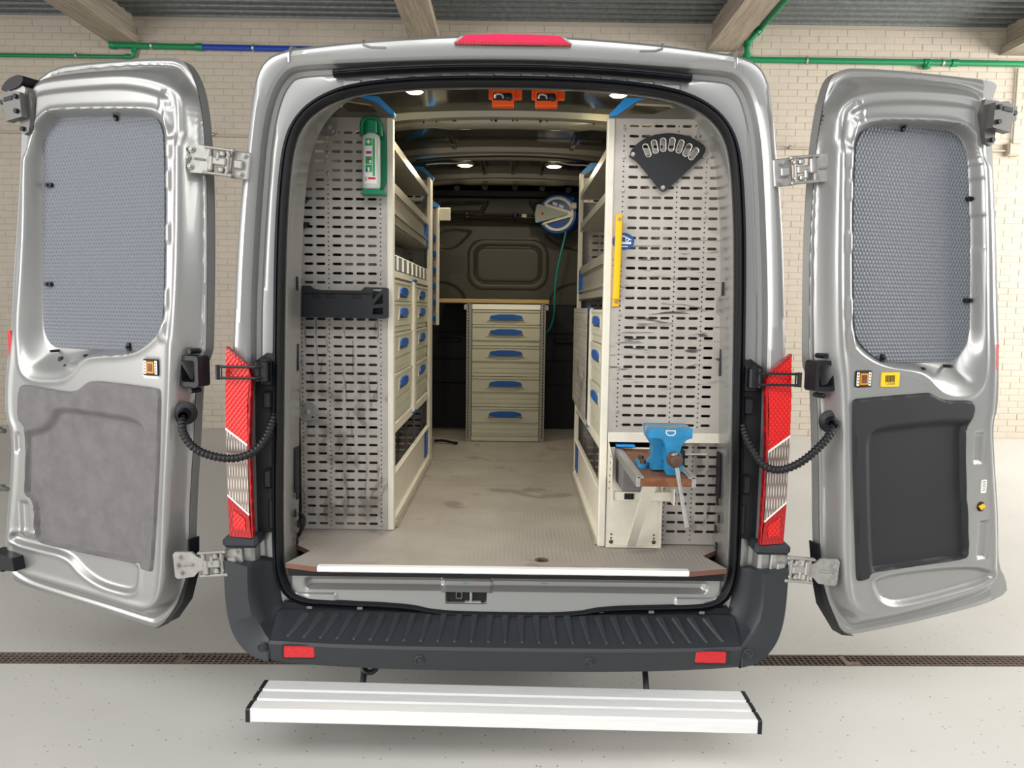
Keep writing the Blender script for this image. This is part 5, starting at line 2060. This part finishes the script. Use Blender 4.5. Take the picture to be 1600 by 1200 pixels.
for x, y in ((.450, -.125), (.455, -.055), (.546, -.125)):
    c = MB()
    c.cyl((x, y, 1.031), (x, y, 1.046), .010, 6)
    c.build('base_bolt', 'rust', vi)
for yy in (-.2135, -.186):
    c = MB()
    c.box((.513, yy, 1.163), (.137, .004, .018), .001)
    c.build('jaw_plate', 'steel', vi)
c = MB()
c.lathe((.524, -.255, 1.075), (0, -1, 0), [(0, .024), (.006, .024), (.008, .016), (.020, .015), (.024, .020), (.036, .022), (.044, .018), (.048, .008), (.048, 0)], 20)
c.cyl((.524, -.28, 1.075), (.524, .02, 1.075), .010, 10)
c.build('spindle', 'rust', vi)
c = MB()
c.cyl((.520, -.286, 1.092), (.563, -.289, .872), .0068, 12)
c.lathe((.563, -.289, .873), (.19, 0, -1), [(0, .0068), (.0, .009), (.006, .009), (.008, 0)], 12)
c.lathe((.520, -.286, 1.090), (-.19, 0, 1), [(0, .0068), (.0, .010), (.008, .010), (.011, 0)], 12)
c.build('handle_bar', 'steel', vi)
c = MB()
c.plate([(.497, 1.166), (.528, 1.166), (.528, 1.155), (.520, 1.148), (.505, 1.148), (.497, 1.155)], [[(.500, 1.163), (.525, 1.163), (.525, 1.156), (.518, 1.151), (.507, 1.151), (.500, 1.156)]], lambda a, z, h: (a, -.255 - h, z), 0, .0008)
c.build('maker_badge', 'profile', vi)
bxk = MB()
bxk.box((.634, .222, .985), (.062, .05, .078), .010)
bxk.box((.634, .196, .985), (.052, .006, .066), .004)
o = bxk.build('black_case', 'black')
tag(o, 'small black case hanging on the lower right panel behind the vice', 'case')

# ------------------------------------------------------------------ far end: worktop, drawer cabinet, hose reel, bin stand
wt = MB()
wt.box((-.118, 2.790, 1.586), (.74, .60, .026), .002)
tag(wt.build('worktop', 'wood_top'), 'wooden worktop with pale edge in front of the bulkhead', 'worktop')
dc = empty('drawer_cabinet', (0, 0, 0))
tag(dc, 'narrow cabinet of five wide drawers with blue handles under the worktop', 'drawer cabinet')
YD = 2.50
rz_ = [1.528, 1.430, 1.289, 1.083, .877, .676]
for k in range(5):
    fn = (lambda a, c, h, zb=rz_[k + 1]: (-.260 + a, YD - h, zb + c))
    drawer_front(dc, fn, .456, rz_[k] - rz_[k + 1])
c = MB()
c.box((-.032, YD + .002, 1.549), (.456, .014, .036), .002)
c.build('top_rail', 'drawer_strip', dc)
c = MB()
c.box((-.032, YD + .004, .659), (.456, .014, .030), .002)
c.build('plinth', 'drawer', dc)
for s, xc in ((-1, -.279), (1, .214)):
    ol = [(xc - .017, .642), (xc + .017, .642), (xc + .017, 1.572), (xc - .017, 1.572)]
    hl = [rrect(xc + s * .004, 1.555 - .0205 * i, .006, .014, .0025, 2) for i in range(44)]
    c = MB()
    c.plate(ol, hl, lambda a, z, h: (a, YD - .004 - h, z), -.003, 0)
    c.build('slotted_post', 'post_metal', dc, smooth=0)
    c = MB()
    c.box((xc + s * .016, YD + .24, 1.107), (.004, .48, .93))
    c.build('side_panel', 'post_metal', dc)
    c = MB()
    c.box((xc + s * .026, YD - .002, 1.545), (.018, .006, .034), .002)
    c.build('worktop_clip', 'steel', dc)
c = MB()
c.box((-.032, YD + .26, 1.10), (.47, .46, .90))
c.build('carcass', 'darksteel', dc)
reel = empty('hose_reel', (0, 0, 0))
tag(reel, 'blue hose reel with pale ring and grey wedge cover on the bulkhead', 'hose reel')
rc = Vector((.315, 2.86, 2.205))
c = MB()
c.lathe(rc, (-.18, -1, -.05), [(-.20, .0), (-.20, .13), (-.18, .145), (-.05, .148), (-.02, .145), (.0, .132), (.004, .0)], 36)
c.build('drum', 'reel_blue', reel, smooth=40)
c = MB()
c.box((.40, 2.98, 2.23), (.12, .26, .24), .03)
c.build('bracket', 'reel_blue', reel)
ax = Vector((-.18, -1, -.05)).normalized()
ux = Vector((1, -.18, 0)).normalized()
uz = ax.cross(ux) * -1 if ax.cross(ux).z < 0 else ax.cross(ux)
fR = lambda a, z, h: tuple(rc + ux * a + uz * z + ax * h)
c = MB()
ring = [(.118 * math.cos(R(t)), .118 * math.sin(R(t))) for t in range(-140, 141, 8)] + [(.100 * math.cos(R(t)), .100 * math.sin(R(t))) for t in range(140, -141, -8)]
c.plate(ring, [], fR, .0, .014)
c.build('ring', 'profile', reel, smooth=30)
c = MB()
c.plate([(-.09, .075), (.112, .012), (.112, -.018), (-.105, -.075), (-.098, -.060), (.07, -.005), (.07, .0), (-.085, .055)], [], fR, .0, .022)
c.build('wedge_rim', 'profile', reel, smooth=0)
c = MB()
c.plate([(-.140, .062), (-.128, .068), (.075, .006), (.078, -.002), (.070, -.008), (-.140, -.060), (-.150, -.055), (-.155, .0)], [], fR, .0, .035)
c.build('wedge_cover', 'reel_grey', reel, smooth=0)
for k, cm in ((-.045, 'white'), (0, 'drawer_strip')):
    c = MB()
    c.plate([(-.035 + (k + .045) * 1.0, .066 - (k + .045) * .4), (-.002 + (k + .045), .054 - (k + .045) * .4), (.002 + (k + .045), .074 - (k + .045) * .4), (-.031 + (k + .045), .086 - (k + .045) * .4)], [], fR, .004, .006)
    c.build('reel_sticker', cm, reel)
c = MB()
c.plate(circ(-.10, .002, .009, 14), [], fR, .035, .037)
c.build('red_emblem', 'reflector', reel)
c = MB()
c.box((.425, 2.80, 2.255), (.045, .04, .045), .008)
c.build('outlet', 'profile', reel)
c = MB()
c.tube(chaikin3([(.375, 2.82, 2.08), (.365, 2.81, 2.02), (.327, 2.80, 1.868), (.303, 2.80, 1.688), (.306, 2.80, 1.507), (.285, 2.80, 1.42), (.25, 2.80, 1.37), (.235, 2.82, 1.33)], 3), .007, 8)
c.build('hose', 'hose', reel, smooth=60)

bs = empty('bin_stand', (0, 0, 0))
tag(bs, 'slim cream stand with six blue bin clips beyond the left rack', 'bin stand')
c = MB()
c.box((-.440, 1.985, 1.78), (.014, .06, .69), .002)
c.build('post', 'profile', bs)
c = MB()
c.box((-.52, 2.01, 1.78), (.14, .006, .69))
c.build('end_plate', 'perf', bs)
c = MB()
c.plate([(-.47, 2.128), (-.432, 2.128), (-.432, 2.14), (-.50, 2.19), (-.53, 2.19), (-.53, 2.17)], [], lambda a, z, h: (a, 1.985 - h, z), -.03, .03)
c.build('top_cap', 'blue_light', bs)
for z in (1.951, 1.857, 1.762, 1.667, 1.572, 1.476):
    c = MB()
    c.box((-.468, 1.965, z), (.030, .05, .034), .004)
    c.box((-.468, 1.938, z + .006), (.024, .006, .010), .002)
    c.build('bin_clip', 'blue', bs)
card = MB()
card.box((-.404, 1.99, 2.091), (.076, .010, .074), .003)
tag(card.build('cream_plate', 'profile'), 'small square cream plate at the top of the bin stand', 'plate')
tr_ = MB()
tr_.tube(chaikin3([(-.50, 2.42, .655), (-.44, 2.40, .662), (-.38, 2.38, .652), (-.345, 2.36, .651)], 2), .009, 8)
tag(tr_.build('floor_cable', 'rubber'), 'short dark cable lying on the load floor left of the drawer cabinet', 'cable')

# orange brackets below the header
for i, x in enumerate((-.026, .130)):
    r_ = empty('orange_bracket', (x, .243, 2.30))
    tag(r_, 'left one of the two orange plastic lamp brackets under the roof header' if i == 0 else 'right one of the two orange plastic lamp brackets under the roof header', 'bracket', 'orange brackets under the header')
    c = MB()
    c.box((0, -.012, .012), (.120, .020, .040), .004)
    c.build('back_plate', 'orange', r_)
    c = MB()
    c.box((-.007, -.026, -.008), (.080, .040, .060), .004)
    c.build('housing', 'orange', r_)
    c = MB()
    c.tube(chaikin3([(-.036, -.048, -.012), (-.034, -.054, .002), (-.010, -.054, .000), (-.006, -.048, -.012)], 1), .004, 8)
    c.build('chrome_catch', 'steel', r_)
    c = MB()
    c.lathe((.014, -.046, -.008), (0, -1, 0), [(0, .013), (.008, .012), (.012, .006), (.012, 0)], 14)
    c.build('black_button', 'rubber', r_)
    c = MB()
    c.box((-.010, -.0465, -.006), (.066, .002, .026), .001)
    c.build('dark_recess', 'trim_black', r_)

# ------------------------------------------------------------------ step board behind the bumper
sb = empty('step_board', (0, -.155, .204))
sb.rotation_euler = (0, R(.62), 0)
tag(sb, 'long aluminium step board with black end caps below the rear bumper', 'step')
prof = [(-.098, -.027), (-.098, .012), (-.094, .017), (-.045, .017), (-.043, .010), (-.031, .010), (-.029, .017), (.018, .017), (.020, .010), (.032, .010), (.034, .017), (.094, .017), (.098, .012), (.098, -.027)]
c = MB()
c.loft([[(x, a, z) for a, z in prof] for x in (-.83, .83)], cap0=True, cap1=True)
c.build('tread', 'alu', sb, smooth=20, flip=True)
for x in (-.836, .836):
    c = MB()
    c.plate([(a * 1.02, z * 1.06) for a, z in prof], [], lambda a, z, h, x=x: (x + h, a, z), -.007, .007)
    c.build('end_cap', 'black', sb)
for x in (-.50, .50):
    c = MB()
    c.tube([(x, .08, -.015), (x, .14, .05), (x, .24, .15)], .011, 8)
    c.build('support_arm', 'black', sb)
    c = MB()
    c.box((x + .02, -.06, -.026), (.05, .03, .012), .003)
    c.build('foot_bolt', 'rust', sb)
